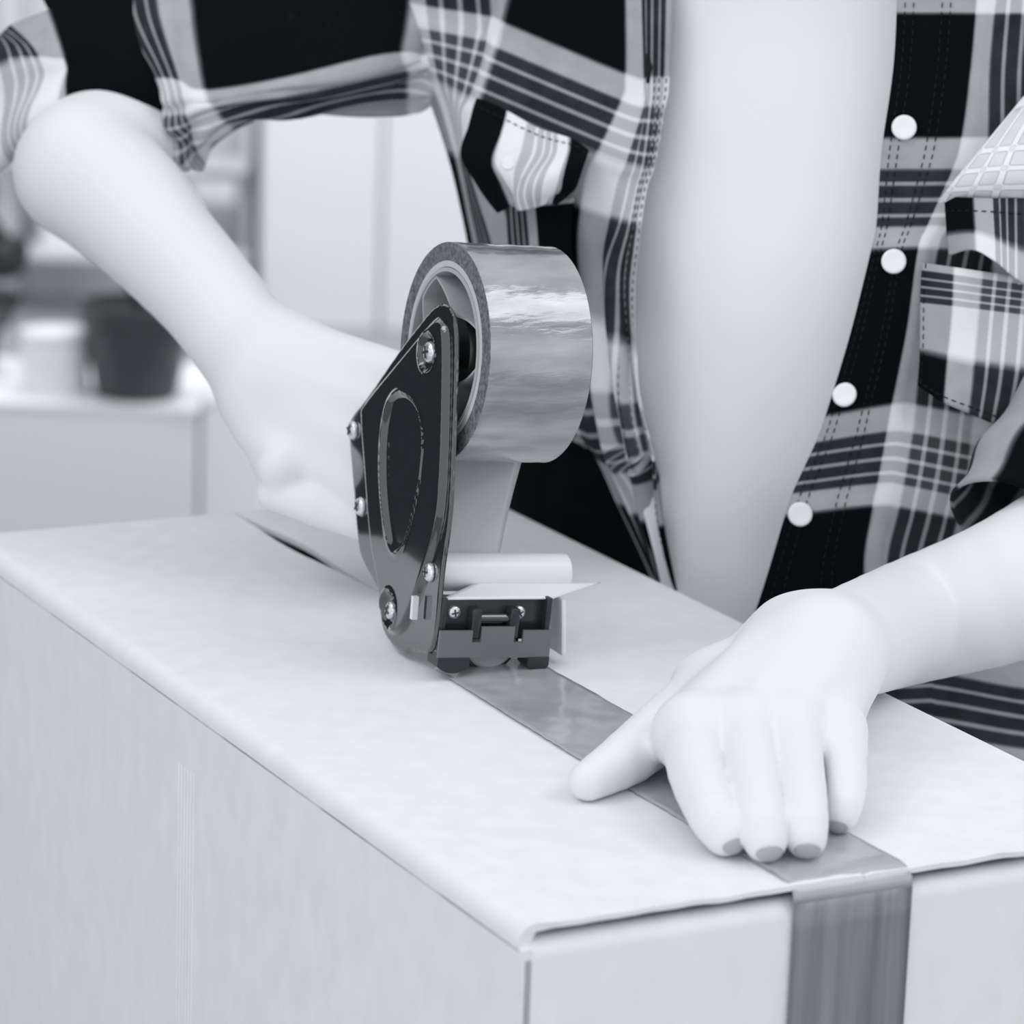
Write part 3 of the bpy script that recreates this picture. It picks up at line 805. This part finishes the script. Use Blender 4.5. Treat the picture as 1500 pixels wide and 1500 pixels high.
Vr, Fr = surf_net(righthand, A.min(0) - .045, A.max(0) + .045, .0017)
# ---- torso, shoulders, neck and upper arms under the clothes
def TP(px, py, d): return at_d(px, py, d)
def torso(X):
    fx = np.array([.35, .94, 0.])
    s = [seg(TP(1090, 1300, 1.84), .075, TP(1090, 900, 1.82), .075, (fx, 1.3)), seg(TP(1090, 900, 1.82), .075, TP(1095, 300, 1.70), .100, (fx, 1.3)),
         seg(TP(1095, 300, 1.70), .100, TP(1090, -150, 1.68), .12, (fx, 1.35)), seg(TP(700, -330, 1.74), .052, TP(1480, -330, 1.62), .052), seg(TP(1090, -300, 1.68), .055, TP(1090, -620, 1.64), .045),
         seg(TP(700, -330, 1.74), .050, TP(300, 60, 1.745), .038), seg(TP(1500, -330, 1.62), .05, TP(1640, 380, 1.52), .042), seg(TP(1640, 380, 1.52), .042, armL[3], .034)]
    return chain(X, s, .05)
A = np.array([TP(300, 60, 1.73), TP(1700, 380, 1.5), TP(1090, -640, 1.6), TP(1000, 1450, 1.85), TP(1000, 500, 1.5), TP(1640, 800, 1.42)])
Vt, Ft = surf_net(torso, A.min(0) - np.array([.06, .06, .0]), A.max(0) + np.array([.06, .14, .08]), .006)
Vb = np.concatenate([Vl, Vr, Vt]); Fb = np.concatenate([Fl, Fr + len(Vl), Ft + len(Vl) + len(Vr)])
body = obj('body', Vb, [tuple(map(int, q)) for q in Fb], MAT['skin'], person, True)
md = body.modifiers.new('smooth', 'SMOOTH'); md.factor = .5; md.iterations = 3
# nails
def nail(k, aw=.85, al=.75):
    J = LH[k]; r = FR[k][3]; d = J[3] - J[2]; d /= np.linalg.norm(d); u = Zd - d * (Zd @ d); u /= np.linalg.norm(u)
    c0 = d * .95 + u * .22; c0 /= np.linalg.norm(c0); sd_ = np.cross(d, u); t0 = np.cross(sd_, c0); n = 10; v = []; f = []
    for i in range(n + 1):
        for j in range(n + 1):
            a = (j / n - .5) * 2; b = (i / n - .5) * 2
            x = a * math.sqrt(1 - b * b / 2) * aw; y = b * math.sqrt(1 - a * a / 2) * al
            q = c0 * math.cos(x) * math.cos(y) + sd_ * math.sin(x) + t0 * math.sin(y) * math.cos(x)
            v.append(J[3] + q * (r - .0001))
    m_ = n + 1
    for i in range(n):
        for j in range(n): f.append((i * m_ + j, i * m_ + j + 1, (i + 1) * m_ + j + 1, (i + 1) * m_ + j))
    o = obj('shaded_fingernail', v, f, MAT['nail'], body, True); sd = o.modifiers.new('thickness', 'SOLIDIFY'); sd.thickness = .0005
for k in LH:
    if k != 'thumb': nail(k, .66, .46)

# ---- white vest
rows = []
for (y, xs, d0) in ((-90, (880, 960, 1060, 1160, 1260, 1360), 1.535), (60, (870, 955, 1060, 1160, 1260, 1350), 1.545), (250, (860, 940, 1050, 1150, 1250, 1330), 1.545), (420, (860, 930, 1040, 1140, 1230, 1310), 1.545), (560, (900, 945, 1030, 1120, 1200, 1290), 1.55), (700, (932, 960, 1035, 1110, 1180, 1270), 1.56), (820, (962, 985, 1045, 1105, 1160, 1240), 1.575), (960, (990, 1010, 1050, 1105, 1150, 1220), 1.59)):
    rows.append([(x, y, d0 + .010 * ((x - 1080) / 230) ** 2 - .045 * (x - 1080) / 300) for x in xs])
vest = patch('vest', rows, range(6), range(8), MAT['vest'], person, 8, 8, lambda ti, tj: wr(ti, tj, [(.0010, .5, 2.0, 0)]), .0015)
vest['label'] = 'plain white vest under the open shirt'

# ---- plaid shirt
shirt_parts = []
W1 = lambda ti, tj: wr(ti, tj, [(.0016, 1.1, .8, .3), (.0010, 2.3, -1.1, 1.0)])
vs_r = [-.5, -.2, .18, .5, .62, .88, 1.0, 1.25, 1.5, 1.62, 1.88, 2.0, 2.25, 2.5, 2.62, 2.88, 3.1]
ys_r = [-140, -50, 90, 203, 250, 330, 367, 480, 592, 632, 705, 742, 840, 935, 985, 1070, 1180]
ed = np.interp(ys_r, [-140, 20, 60, 150, 220, 330, 380, 480, 620, 690, 790, 850, 905, 1180], [1322, 1311, 1313, 1302, 1291, 1283, 1273, 1245, 1200, 1166, 1132, 1116, 1092, 1060])
wl = np.interp(ys_r, [-140, 40, 200, 240, 300, 365, 500, 590, 700, 740, 860, 985, 1180], [1440, 1430, 1410, 1400, 1372, 1345, 1326, 1307, 1288, 1279, 1264, 1330, 1330])
wrr = np.interp(ys_r, [-140, 40, 200, 240, 300, 365, 500, 590, 700, 740, 860, 985, 1180], [1470, 1456, 1450, 1444, 1405, 1374, 1351, 1345, 1326, 1318, 1296, 1375, 1375])
s4 = wrr + np.interp(ys_r, [0, 700, 1180], [80, 82, 90]); s5 = s4 + 42; s6 = s5 + 75; s7 = s6 + 60
drop_ = lambda x: 0.14 * (x)
rows = []
for i, y in enumerate(ys_r):
    bend = np.interp(y, [0, 300, 600, 900], [0, 0, 1, 1])
    yy = [y + 18 * bend, y + 2 * bend, y + 4 * bend, y + 20 * bend, y + 26 * bend, y + 34 * bend, y + 36 * bend]
    xs = [ed[i], wl[i], wrr[i], s4[i], s5[i], s6[i], s7[i]]
    dd = np.interp(y, [-140, 200, 500, 800, 905, 1180], [1.478, 1.488, 1.498, 1.516, 1.526, 1.535])
    ds = [dd, dd - .004, dd - .003, dd + .0, dd + .004, dd + .020, dd + .06]
    rows.append([(a, b, c) for a, b, c in zip(xs, yy, ds)])
U2 = [[0.02, .5, .62, .88, 1.0, 1.3, 1.6] if y < 900 else [0.02, .08, .14, .24, .32, .4, .46] for y in ys_r]
shirt = patch('plaid_shirt', rows, U2, vs_r, MAT['plaid'], person, 9, 9, W1)
shirt['label'] = 'open dark and white plaid flannel shirt'
def lat_i(y): return float(np.interp(y, ys_r, range(len(ys_r))))
gn = shirt.name
for off in (.10, .20, .52, .62):
    stitches('placket_stitching', gn, [(lat_i(y), off) for y in range(-60, 900, 40)], shirt)
# buttons
for (x, y) in ((1324, 187), (1309, 383), (1238, 579), (1172, 753)):
    P, nn, nr, nc = GRID[gn]
    tgt = np.array([x, y]); pr = np.stack([750 + F * ((P - CAM) @ R) / ((P - CAM) @ FW), 750 - F * ((P - CAM) @ U) / ((P - CAM) @ FW)], -1)
    i, j = np.unravel_index(np.argmin(((pr - tgt) ** 2).sum(-1)), pr.shape[:2])
    c = at_d(x, y, (P[i, j] - CAM) @ FW - .0015); ax = -FW * .8 + nn[i, j] * .2; 
    if (x, y) == (1238, 579): ax = ax + R * -.35 + U * .25
    r = .0053
    g = G(); g.lathe(c, ax, [(0, 0), (0, r * .9), (.0006, r), (.0016, r), (.0021, r * .9), (.0019, r * .7), (.0018, 0)], 28); bt = g.build('button', MAT['button'], shirt, 60); bt['label'] = 'round white shirt button'
# left front panel (seen left of the vest)
rows = [
    [(560, -120, 1.67), (625, -110, 1.645), (715, -100, 1.60), (775, -90, 1.575), (915, -60, 1.545), (950, -60, 1.545), (985, -60, 1.548)],
    [(585, 0, 1.67), (628, 10, 1.645), (718, 25, 1.60), (740, 35, 1.58), (917, 110, 1.545), (948, 115, 1.545), (978, 115, 1.550)],
    [(596, 40, 1.67), (628, 45, 1.64), (712, 62, 1.60), (732, 74, 1.58), (912, 150, 1.546), (945, 158, 1.545), (972, 160, 1.550)],
    [(618, 120, 1.67), (640, 118, 1.64), (690, 140, 1.60), (712, 150, 1.58), (880, 222, 1.548), (935, 240, 1.545), (960, 242, 1.550)],
    [(632, 160, 1.67), (655, 160, 1.64), (680, 172, 1.60), (705, 185, 1.585), (862, 252, 1.552), (928, 270, 1.546), (950, 275, 1.550)],
    [(655, 235, 1.67), (675, 235, 1.64), (690, 240, 1.61), (730, 260, 1.59), (850, 310, 1.560), (915, 330, 1.548), (938, 335, 1.550)],
    [(680, 330, 1.68), (700, 335, 1.65), (720, 340, 1.62), (760, 350, 1.60), (848, 370, 1.572), (900, 400, 1.552), (932, 420, 1.550)],
    [(710, 440, 1.69), (730, 445, 1.66), (750, 450, 1.63), (800, 460, 1.61), (862, 470, 1.585), (905, 500, 1.556), (936, 520, 1.553)],
    [(760, 540, 1.69), (775, 545, 1.67), (800, 550, 1.64), (830, 560, 1.62), (872, 570, 1.592), (912, 585, 1.562), (942, 600, 1.558)],
    [(810, 620, 1.69), (820, 622, 1.68), (838, 625, 1.65), (852, 630, 1.63), (890, 640, 1.600), (925, 660, 1.570), (958, 668, 1.565)],
    [(862, 655, 1.69), (868, 660, 1.68), (875, 665, 1.66), (884, 672, 1.64), (908, 685, 1.610), (938, 702, 1.582), (968, 712, 1.572)],
    [(900, 730, 1.69), (905, 735, 1.68), (912, 740, 1.66), (918, 745, 1.64), (932, 755, 1.615), (952, 765, 1.592), (978, 770, 1.582)],
    [(935, 800, 1.69), (940, 805, 1.68), (945, 810, 1.66), (950, 815, 1.64), (958, 822, 1.62), (972, 830, 1.602), (992, 835, 1.592)],
    [(970, 880, 1.70), (975, 885, 1.69), (980, 890, 1.67), (984, 895, 1.65), (990, 900, 1.63), (1000, 905, 1.615), (1012, 910, 1.605)],
]
vs_l = [.1, .5, .62, .88, .92, 1.0, 1.42, 1.5, 1.62, 1.75, 1.88, 2.0, 2.3, 2.5]
U3 = [[.36, .62, .88, 1.0, 1.5, 1.72, 1.95] if i < 10 else [.62, .8, .95, 1.1, 1.75, 2.1, 2.4] for i in range(14)]
lp = patch('left_front', rows, U3, vs_l, MAT['plaid'], shirt, 8, 9,
           lambda ti, tj: wr(ti, tj, [(.0014, 1.0, 1.2, .3)]) + .0045 * np.sin(tj * 6.5 + 1.2 * np.sin(ti * 1.3)) * np.clip((ti - 4.5) / 3, 0, 1) * np.clip((tj - 3.2), 0, 1) * np.clip((14 - ti) / 3, 0, 1))
gl_n = lp.name
for off in (5.25, 5.45, 5.8): stitches('placket_stitching', gl_n, [(i * .5, off) for i in range(2, 25)], lp)
# buttonhole on the left placket
G().tube([at_d(949, 78, 1.536), at_d(951, 100, 1.536), at_d(949, 122, 1.536)], [.0008, .0016, .0008], 8).build('buttonhole', MAT['stitch'], lp)
# left chest pocket flap; black thread lines at its sides stand in for shade
rows = [[(702, 148, 1.570), (745, 165, 1.560), (790, 185, 1.552), (830, 203, 1.545), (862, 222, 1.542)],
        [(692, 185, 1.566), (735, 200, 1.554), (785, 218, 1.545), (828, 232, 1.539), (853, 246, 1.537)],
        [(680, 225, 1.566), (724, 238, 1.550), (772, 252, 1.542), (818, 262, 1.536), (842, 272, 1.534)],
        [(705, 262, 1.566), (735, 272, 1.549), (768, 280, 1.542), (806, 284, 1.536), (830, 288, 1.535)],
        [(738, 305, 1.566), (752, 306, 1.550), (772, 305, 1.544), (796, 302, 1.540), (815, 299, 1.538)]]
pf = patch('pocket_flap', rows, [.25, .50, .70, .97, 1.25], [[.2, .5, .55, .55, .25], [.2, .51, .56, .56, .2], [.22, .53, .58, .58, .2], [.3, .56, .6, .6, .3], [.4, .6, .61, .6, .45]], MAT['plaid'], shirt, 8, 8, lambda ti, tj: wr(ti, tj, [(.0028, .6, 2.4, .2), (.0012, 2.0, 3.1, 1)]))
stitches('flap_stitching', pf.name, [(0.35, t) for t in np.linspace(0, 4, 9)], pf)
G().lathe(at_d(744, 240, 1.535), -FW, [(0, 0), (0, .003), (.001, .0032), (.0018, .0026), (.0018, 0)], 20).build('button', MAT['button'], pf)
# pocket bag below the flap
rows = [[(742, 296, 1.585), (780, 296, 1.572), (840, 290, 1.556)], [(745, 350, 1.585), (785, 352, 1.572), (836, 350, 1.562)], [(752, 420, 1.59), (790, 425, 1.58), (842, 425, 1.57)]]
patch('pocket', rows, [.62, .95, 1.4], [.95, 1.3, 1.6], MAT['plaid'], shirt, 10, 10)
# right chest pocket, flap and the pale fold above it
rows = [[(1352, 385, 1.482), (1400, 392, 1.474), (1440, 398, 1.474), (1520, 408, 1.478), (1600, 420, 1.49)],
        [(1350, 450, 1.482), (1396, 455, 1.474), (1436, 460, 1.474), (1515, 470, 1.478), (1600, 480, 1.49)],
        [(1346, 520, 1.484), (1388, 530, 1.476), (1428, 538, 1.476), (1505, 548, 1.480), (1590, 560, 1.49)],
        [(1344, 565, 1.486), (1385, 590, 1.478), (1420, 606, 1.478), (1490, 632, 1.482), (1580, 640, 1.492)]]
pk = patch('pocket', rows, [.28, .50, .62, .88, 1.2], [.55, .92, 1.0, 1.25], MAT['plaid'], shirt, 10, 10, lambda ti, tj: wr(ti, tj, [(.0012, 1.8, 1.4, 0)]))
pkv = pk
stitches('pocket_stitching', pk.name, [(2.85, t) for t in np.linspace(0, 4, 12)], pk)
stitches('pocket_stitching', pk.name, [(t, .12) for t in np.linspace(0, 3, 6)], pk)
rows = [[(1384, 288, 1.480), (1420, 290, 1.470), (1452, 291, 1.468), (1500, 291, 1.470), (1600, 293, 1.48)],
        [(1386, 312, 1.478), (1421, 312, 1.468), (1453, 314, 1.466), (1500, 318, 1.468), (1600, 322, 1.48)],
        [(1388, 345, 1.477), (1423, 342, 1.466), (1455, 352, 1.464), (1500, 372, 1.466), (1600, 405, 1.48)],
        [(1391, 374, 1.476), (1424, 366, 1.465), (1456, 382, 1.463), (1500, 416, 1.466), (1600, 470, 1.48)]]
fp = patch('pocket_flap', rows, [.25, .47, .60, .88, 1.2], [.30, .44, .50, .56], MAT['plaid'], shirt, 10, 10)
stitches('flap_stitching', fp.name, [(.9, t) for t in np.linspace(0, 4, 9)], fp)
rows = [[(1500, 142, 1.474), (1540, 130, 1.47), (1620, 125, 1.478)], [(1442, 212, 1.470), (1500, 205, 1.464), (1620, 200, 1.47)], [(1395, 268, 1.472), (1480, 262, 1.463), (1620, 262, 1.47)], [(1375, 296, 1.480), (1470, 296, 1.472), (1620, 296, 1.478)]]
yk = patch('shoulder_fold', rows, [.60, .78, .95], [.6, .66, .80, .89], MAT['plaid_lt'], shirt, 12, 12)
# ---- sleeves: tubes of cloth
def sleeve(name, path, rad, uv0, uv1, m, parent, folds, nseg=56, sub=10, vper=2.0, flat=1.0):
    P = catmull(np.array([at_d(*p) for p in path]), sub); r = lerpn(rad, sub); n = len(P); v = []; uv = []
    for i in range(n):
        d = P[min(i + 1, n - 1)] - P[max(i - 1, 0)]; d /= np.linalg.norm(d); e1 = np.cross(d, FW); e1 /= np.linalg.norm(e1); e2 = np.cross(d, e1)
        for k in range(nseg + 1):
            a = 2 * math.pi * k / nseg; t = i / (n - 1)
            rr = r[i] * (1 + folds(t, a)); v.append(P[i] + e1 * rr * math.cos(a) + e2 * rr * math.sin(a) * flat)
            uv.append((uv0 + (uv1 - uv0) * t, vper * k / nseg + .1))
    f = [(i * (nseg + 1) + k, i * (nseg + 1) + k + 1, (i + 1) * (nseg + 1) + k + 1, (i + 1) * (nseg + 1) + k) for i in range(n - 1) for k in range(nseg)]
    o = obj(name, v, f, m, parent, True, uv); s = o.modifiers.new('thickness', 'SOLIDIFY'); s.thickness = .0018; s.offset = 0; return o
fo1 = lambda t, a: .05 * math.sin(3 * a + 9 * t) + .05 * math.sin(22 * t + 2 * math.sin(a)) * (0.4 + .6 * t)
fo1 = lambda t, a: .04 * math.sin(3 * a + 9 * t) + .04 * math.sin(22 * t + 2 * math.sin(a)) * (0.4 + .6 * t)
fo2 = lambda t, a: .025 * math.sin(4 * a) + .04 * math.sin(16 * t + a)
rows = [[(40, -90), (110, -90), (150, -90), (225, -90), (280, -90), (440, -100), (600, -100), (665, -90)],
        [(75, 20), (130, 20), (165, 20), (232, 20), (288, 20), (440, 15), (600, 10), (645, 10)],
        [(190, 110), (215, 112), (230, 115), (262, 120), (305, 132), (440, 108), (590, 80), (632, 78)],
        [(225, 160), (240, 165), (250, 168), (272, 170), (320, 160), (440, 132), (600, 105), (640, 103)],
        [(250, 232), (262, 238), (275, 241), (292, 228), (345, 186), (440, 161), (600, 152), (645, 152)],
        [(262, 222), (270, 225), (280, 225), (300, 212), (350, 172), (440, 148), (600, 142), (650, 142)]]
dz = (1.685, 1.650, 1.634, 1.637, 1.655, 1.70)
rows = [[(x, y, dz[i] + .015 * abs(j - 3.5) / 3.5) for j, (x, y) in enumerate(r_)] for i, r_ in enumerate(rows)]
patch('sleeve', rows, [.30, .5, .62, .88, 1.0, 1.25, 1.5, 1.62], [-.2, .1, .5, .62, .95, 1.1], MAT['plaid'], shirt, 12, 8,
      lambda ti, tj: wr(ti, tj, [(.0020, .9, 2.3, 0), (.0012, 1.3, 4.1, 1)]) + .0022 * np.sin(9 * ti + 2 * np.sin(2 * tj)) * np.clip(ti - 2.2, 0, 1))
rows = [[(-90, 90, 1.70), (-5, 62, 1.68), (22, 40, 1.67), (70, 18, 1.66), (130, -20, 1.66), (200, -40, 1.67), (290, 0, 1.69)],
        [(-85, 150, 1.68), (0, 92, 1.655), (58, 84, 1.645), (90, 84, 1.640), (140, 70, 1.636), (200, 80, 1.640), (262, 120, 1.655)],
        [(-80, 220, 1.68), (4, 150, 1.655), (58, 135, 1.645), (88, 132, 1.642), (140, 130, 1.640), (205, 150, 1.642), (262, 190, 1.655)],
        [(-70, 290, 1.69), (10, 225, 1.665), (40, 200, 1.655), (80, 190, 1.652), (140, 200, 1.650), (210, 225, 1.650), (266, 240, 1.660)],
        [(-60, 280, 1.74), (16, 225, 1.72), (50, 205, 1.71), (80, 200, 1.70), (140, 200, 1.70), (210, 222, 1.70), (262, 236, 1.71)]]
patch('rolled_cuff', rows, [.3, .62, .885, .985, 1.1, 1.3, 1.45], [[.1] * 7, [.49, .49, .5, .5, .2, .1, .1], [.55, .55, .56, .56, .3, .2, .2], [.6, .6, .62, .62, .4, .3, .3], [.7] * 7], MAT['plaid'], shirt, 12, 9,  # right columns kept on black thread to paint in the shadow there
      lambda ti, tj: wr(ti, tj, [(.0026, 2.2, .9, 0), (.0012, 4.0, 1.3, 1)]))
sleeve('sleeve', [(1640, -220, 1.62), (1700, 200, 1.56), (1715, 400, 1.52), (1665, 560, 1.49)], [.050, .048, .044, .038], 1.0, 2.4, MAT['plaid'], shirt, fo1)
sleeve('rolled_cuff', [(1680, 500, 1.50), (1605, 625, 1.482), (1545, 715, 1.467), (1498, 782, 1.455)], [.036, .0365, .035, .0325], 0.02, .47, MAT['plaid'], shirt, fo2, vper=1.0)
# ---- back, yoke and upper sleeves of the shirt, over the shoulders
nk = TP(1090, -470, 1.65)
def shirt_back(X):
    d = torso(X) - .009
    fr = (X - TP(1090, 0, 1.60)); open_ = np.maximum(np.abs(fr @ R) - .052, (fr @ FW) - .05)     # the open front
    d = np.maximum(d, -open_)
    d = np.maximum(d, -(np.linalg.norm(X - nk, axis=-1) - .085))
    return np.maximum(d, -(np.linalg.norm(X - armL[3], axis=-1) - .115))
A = np.array([TP(300, 60, 1.73), TP(1700, 380, 1.5), TP(1090, -500, 1.6), TP(1000, 900, 1.85), TP(1000, 500, 1.5)])
Vs, Fs_ = surf_net(shirt_back, A.min(0) - np.array([.06, .06, .0]), A.max(0) + np.array([.06, .14, .06]), .006)
sb = obj('shirt_back', Vs, [tuple(map(int, q)) for q in Fs_], MAT['plaid'], shirt, True, np.stack([(Vs @ R) * 9 + .2, Vs[:, 2] * 8 + .1], 1))
sb.modifiers.new('smooth', 'SMOOTH').iterations = 2
# ---- black trousers
def trous(X):
    fx = np.array([.35, .94, 0.])
    s = [seg(TP(1045, 590, 1.785), .114, TP(1080, 1300, 1.83), .110, (fx, 1.25))]
    pv = TP(1090, 1300, 1.84)
    for q in (-1, 1):
        hip = pv + R * .085 * q; s.append(seg(hip, .085, hip + np.array([.02 * q, .03, -.42]), .058)); s.append(seg(hip + np.array([.02 * q, .03, -.42]), .058, np.array([hip[0] + .03 * q, hip[1] + .06, .06]), .046))
    return chain(X, s, .03)
Vq, Fq = surf_net(trous, TP(1090, 1300, 1.84) + np.array([-.27, -.2, -1.0]), TP(1090, 590, 1.80) + np.array([.27, .22, .13]), .008)
tr = obj('trousers', Vq, [tuple(map(int, q)) for q in Fq], MAT['denim'], person, True); tr['label'] = 'black trousers behind the box'
for q in (-1, 1):
    hip = TP(1090, 1300, 1.84) + R * .085 * q; fx_ = np.array([hip[0] + .03 * q, hip[1] + .06, 0])
    g = G(); ps = [fx_ + np.array([-.01 * q, .05, .045]), fx_ + np.array([0, -.03, .05]), fx_ + np.array([0, -.10, .036]), fx_ + np.array([0, -.15, .03])]
    g.tube(ps, [.036, .04, .034, .02], 16, True, .75); g.build('shoe', MAT['blackplas'], person)

# ================================================================== BACKGROUND
D = 5.0; K = D / 3.0
bz = at_d(100, 592, D)[2]                       # top of the far box
def wpt(px, py, d): return at_d(px, py, d)
cx0 = wpt(-260, 600, D); cx1 = wpt(287, 600, D); fz0 = 0.0
bb = thing('storage_box', (float((cx0[0] + cx1[0]) / 2), float(cx0[1]) + .2, .0), 'blurred pale cardboard box behind, carrying the dark plant pot', 'box')
G().box(((cx0[0] + cx1[0]) / 2, cx1[1] + .16, (bz - .008) / 2), (((cx1[0] - cx0[0]) / 2, 0, 0), (0, .16, 0), (0, 0, (bz - .008) / 2)), .006).build('carton', MAT['bgcard'], bb)
G().box(((cx0[0] + cx1[0]) / 2, cx1[1] + .16, bz - .004), (((cx1[0] - cx0[0]) / 2 + .004, 0, 0), (0, .165, 0), (0, 0, .004)), .002).build('lid_flap', MAT['wallwhite'], bb)
# second white carton right of it
b2 = wpt(294, 600, 5.02); b3 = wpt(385, 600, 5.02)
wc = thing('white_carton', (float((b2[0] + b3[0]) / 2), float(b2[1]) + .16, 0.0), 'blurred narrow white carton beside the pale box, behind the wrist', 'carton')
G().box(((b2[0] + b3[0]) / 2, b2[1] + .14, bz / 2), (((b3[0] - b2[0]) / 2, 0, 0), (0, .13, 0), (0, 0, bz / 2)), .006).build('carton', MAT['wallwhite'], wc)
G().box(((b2[0] + b3[0]) / 2, b2[1] + .14, bz + .004), (((b3[0] - b2[0]) / 2 + .001, 0, 0), (0, .132, 0), (0, 0, .004)), .002).build('lid_flap', MAT['wallwhite'], wc)
# potted plant
pc = wpt(200, 587, 5.08); pc[2] = bz
pot = thing('potted_plant', pc, 'blurred dark flower pot with a sparse plant on the pale box', 'potted plant')
g = G().lathe(pc, Zd, [(x * K, y * K) for x, y in [(0, 0), (0, .034), (.003, .036), (.062, .047), (.063, .050), (.082, .052), (.083, .049), (.070, .046), (.069, 0)]], 40); g.build('pot', MAT['pot'], pot)
G().lathe(pc + Zd * .070 * K, Zd, [(0, 0), (0, .075), (.003, .06), (.004, 0)], 24).build('soil', MAT['soil'], pot)
def leaf(base, tip, wd, m, parent):
    base = np.array(base); tip = np.array(tip); d = tip - base; L_ = np.linalg.norm(d); d = d / L_; s = np.cross(d, np.array([.3, 1, .2])); s /= np.linalg.norm(s); nrm = np.cross(s, d)
    v = []; f = []; n = 8
    for i in range(n + 1):
        t = i / n; c = base + d * L_ * t + nrm * (.15 * L_ * math.sin(math.pi * t)); ww = wd * math.sin(math.pi * min(t * .92 + .06, 1)) ** .8
        v += [c - s * ww, c + nrm * ww * -.3, c + s * ww]
    for i in range(n):
        for j in range(2): f.append((i * 3 + j, i * 3 + j + 1, (i + 1) * 3 + j + 1, (i + 1) * 3 + j))
    o = obj('leaf', v, f, m, parent, True); sd = o.modifiers.new('thickness', 'SOLIDIFY'); sd.thickness = .0008; return o
top = pc + Zd * .072 * K
for k, (dx, dy, dz) in enumerate(((.01, 0, .10), (-.02, .01, .05), (.03, .02, .16), (.015, -.01, .20), (-.005, 0, .035))):
    dx, dy, dz = dx * K, dy * K, dz * K; tp = top + np.array([dx, dy, dz]); G().tube([top, top * .5 + tp * .5 + np.array([.004, 0, 0]), tp], .003, 6).build('stem', MAT['leaf'], pot)
    leaf(tp, tp + np.array([dx * 1.2 + .016, .0, .035]), .016, MAT['leaf'], pot)
# small white pot/cube on the same box
c = wpt(70, 540, 5.0)
mg = thing('white_canister', (float(c[0]), float(c[1]) + .08, bz), 'blurred small white canister left of the dark pot', 'canister')
G().lathe((c[0], c[1] + .08, bz), Zd, [(0, 0), (0, .047), (.003, .049), (.077, .050), (.080, .048), (.080, 0)], 32).build('canister_body', MAT['wallwhite'], mg)
G().lathe((c[0], c[1] + .08, bz + .08), Zd, [(0, 0), (0, .051), (.009, .051), (.010, .047), (.010, 0)], 32).build('lid', MAT['wallwhite'], mg)
# dark foliage entering at the left edge: a taller plant behind
c = wpt(-60, 585, 5.2); c[2] = bz
lp2 = thing('leafy_plant', c, 'blurred taller dark-leaved plant cut off by the left edge', 'potted plant')
G().lathe(c, Zd, [(0, 0), (0, .050), (.10, .070), (.104, .064), (.092, .06), (.092, 0)], 32).build('pot', MAT['pot'], lp2)
for (px, py, px2, py2, wd) in ((-20, 400, 38, 350, .022), (-30, 380, 30, 392, .020), (-40, 460, 32, 432, .016), (-30, 480, 20, 455, .012), (-60, 340, 10, 342, .02), (-80, 420, -10, 372, .022), (-60, 300, -10, 262, .02)):
    a_ = wpt(px, py, 5.2); b_ = wpt(px2, py2, 5.2)
    G().tube([c + Zd * .09, (c + a_) / 2 + np.array([0, .0, .02]), a_], .003, 6).build('stem', MAT['leaf'], lp2)
    leaf(a_, b_, wd * 1.6, MAT['leaf'], lp2)
# shelf unit on the wall, left, and tall white cupboard doors behind the shirt
dW = 4.6
def wbox(nm, px0, px1, py0, py1, d, dep, m, parent, bev=.003):
    a_ = wpt(px0, py0, d); b_ = wpt(px1, py1, d)
    y0 = a_[1]
    zt1 = CAM[2] + (ray((px0 + px1) / 2, py0)[2] / ray((px0 + px1) / 2, py0)[1]) * y0
    zb1 = CAM[2] + (ray((px0 + px1) / 2, py1)[2] / ray((px0 + px1) / 2, py1)[1]) * y0
    zb1 = max(zb1, 0.001)
    x0 = CAM[0] + ray(px0, (py0 + py1) / 2)[0] / ray(px0, (py0 + py1) / 2)[1] * y0; x1 = CAM[0] + ray(px1, (py0 + py1) / 2)[0] / ray(px1, (py0 + py1) / 2)[1] * y0
    return G().box(((x0 + x1) / 2, y0 + dep / 2, (zt1 + zb1) / 2), (((x1 - x0) / 2, 0, 0), (0, dep / 2, 0), (0, 0, (zt1 - zb1) / 2)), bev).build(nm, m, parent)
a_ = wpt(480, 400, 7.4)
cb = thing('tall_cupboard', (float(a_[0]), float(a_[1]), 0), 'blurred tall white cupboard behind the bent elbow', 'cupboard')
wbox('carcass', 376, 980, -300, 1500, 7.43, .30, MAT['wallwhite'], cb)
wbox('door', 380, 549, -290, 1480, 7.405, .02, MAT['wallwhite'], cb); wbox('door', 555, 976, -290, 1480, 7.405, .02, MAT['wallwhite'], cb)
a_ = wpt(150, 400, 7.4)
su = thing('shelf_unit', (float(a_[0]), float(a_[1]), 0), 'blurred grey shelf unit behind the forearm at left', 'shelf')
wbox('back_board', -60, 362, -100, 1500, 7.75, .02, MAT['wallgrey'], su)
for y in (236, 372): wbox('shelf_board', -60, 362, y, y + 12, 7.60, .14, MAT['wallgrey'], su)
wbox('upright', 2, 24, -100, 1500, 7.60, .14, MAT['wallgrey'], su)
wbox('upright', 350, 362, -100, 1500, 7.60, .14, MAT['wallgrey'], su)
wc2 = [(60, 150, 262, 372, 'wallwhite', 'blurred white file box on the shelf, left of the forearm'), (285, 345, 262, 300, 'wallgrey', 'blurred grey folder stack on the shelf beside the elbow')]
for x0, x1, y0, y1, m_, lb in wc2:
    o = wbox('file_box', x0, x1, y0, y1 - 1, 7.61, .12, MAT[m_], None); o['label'] = lb; o['category'] = 'box'
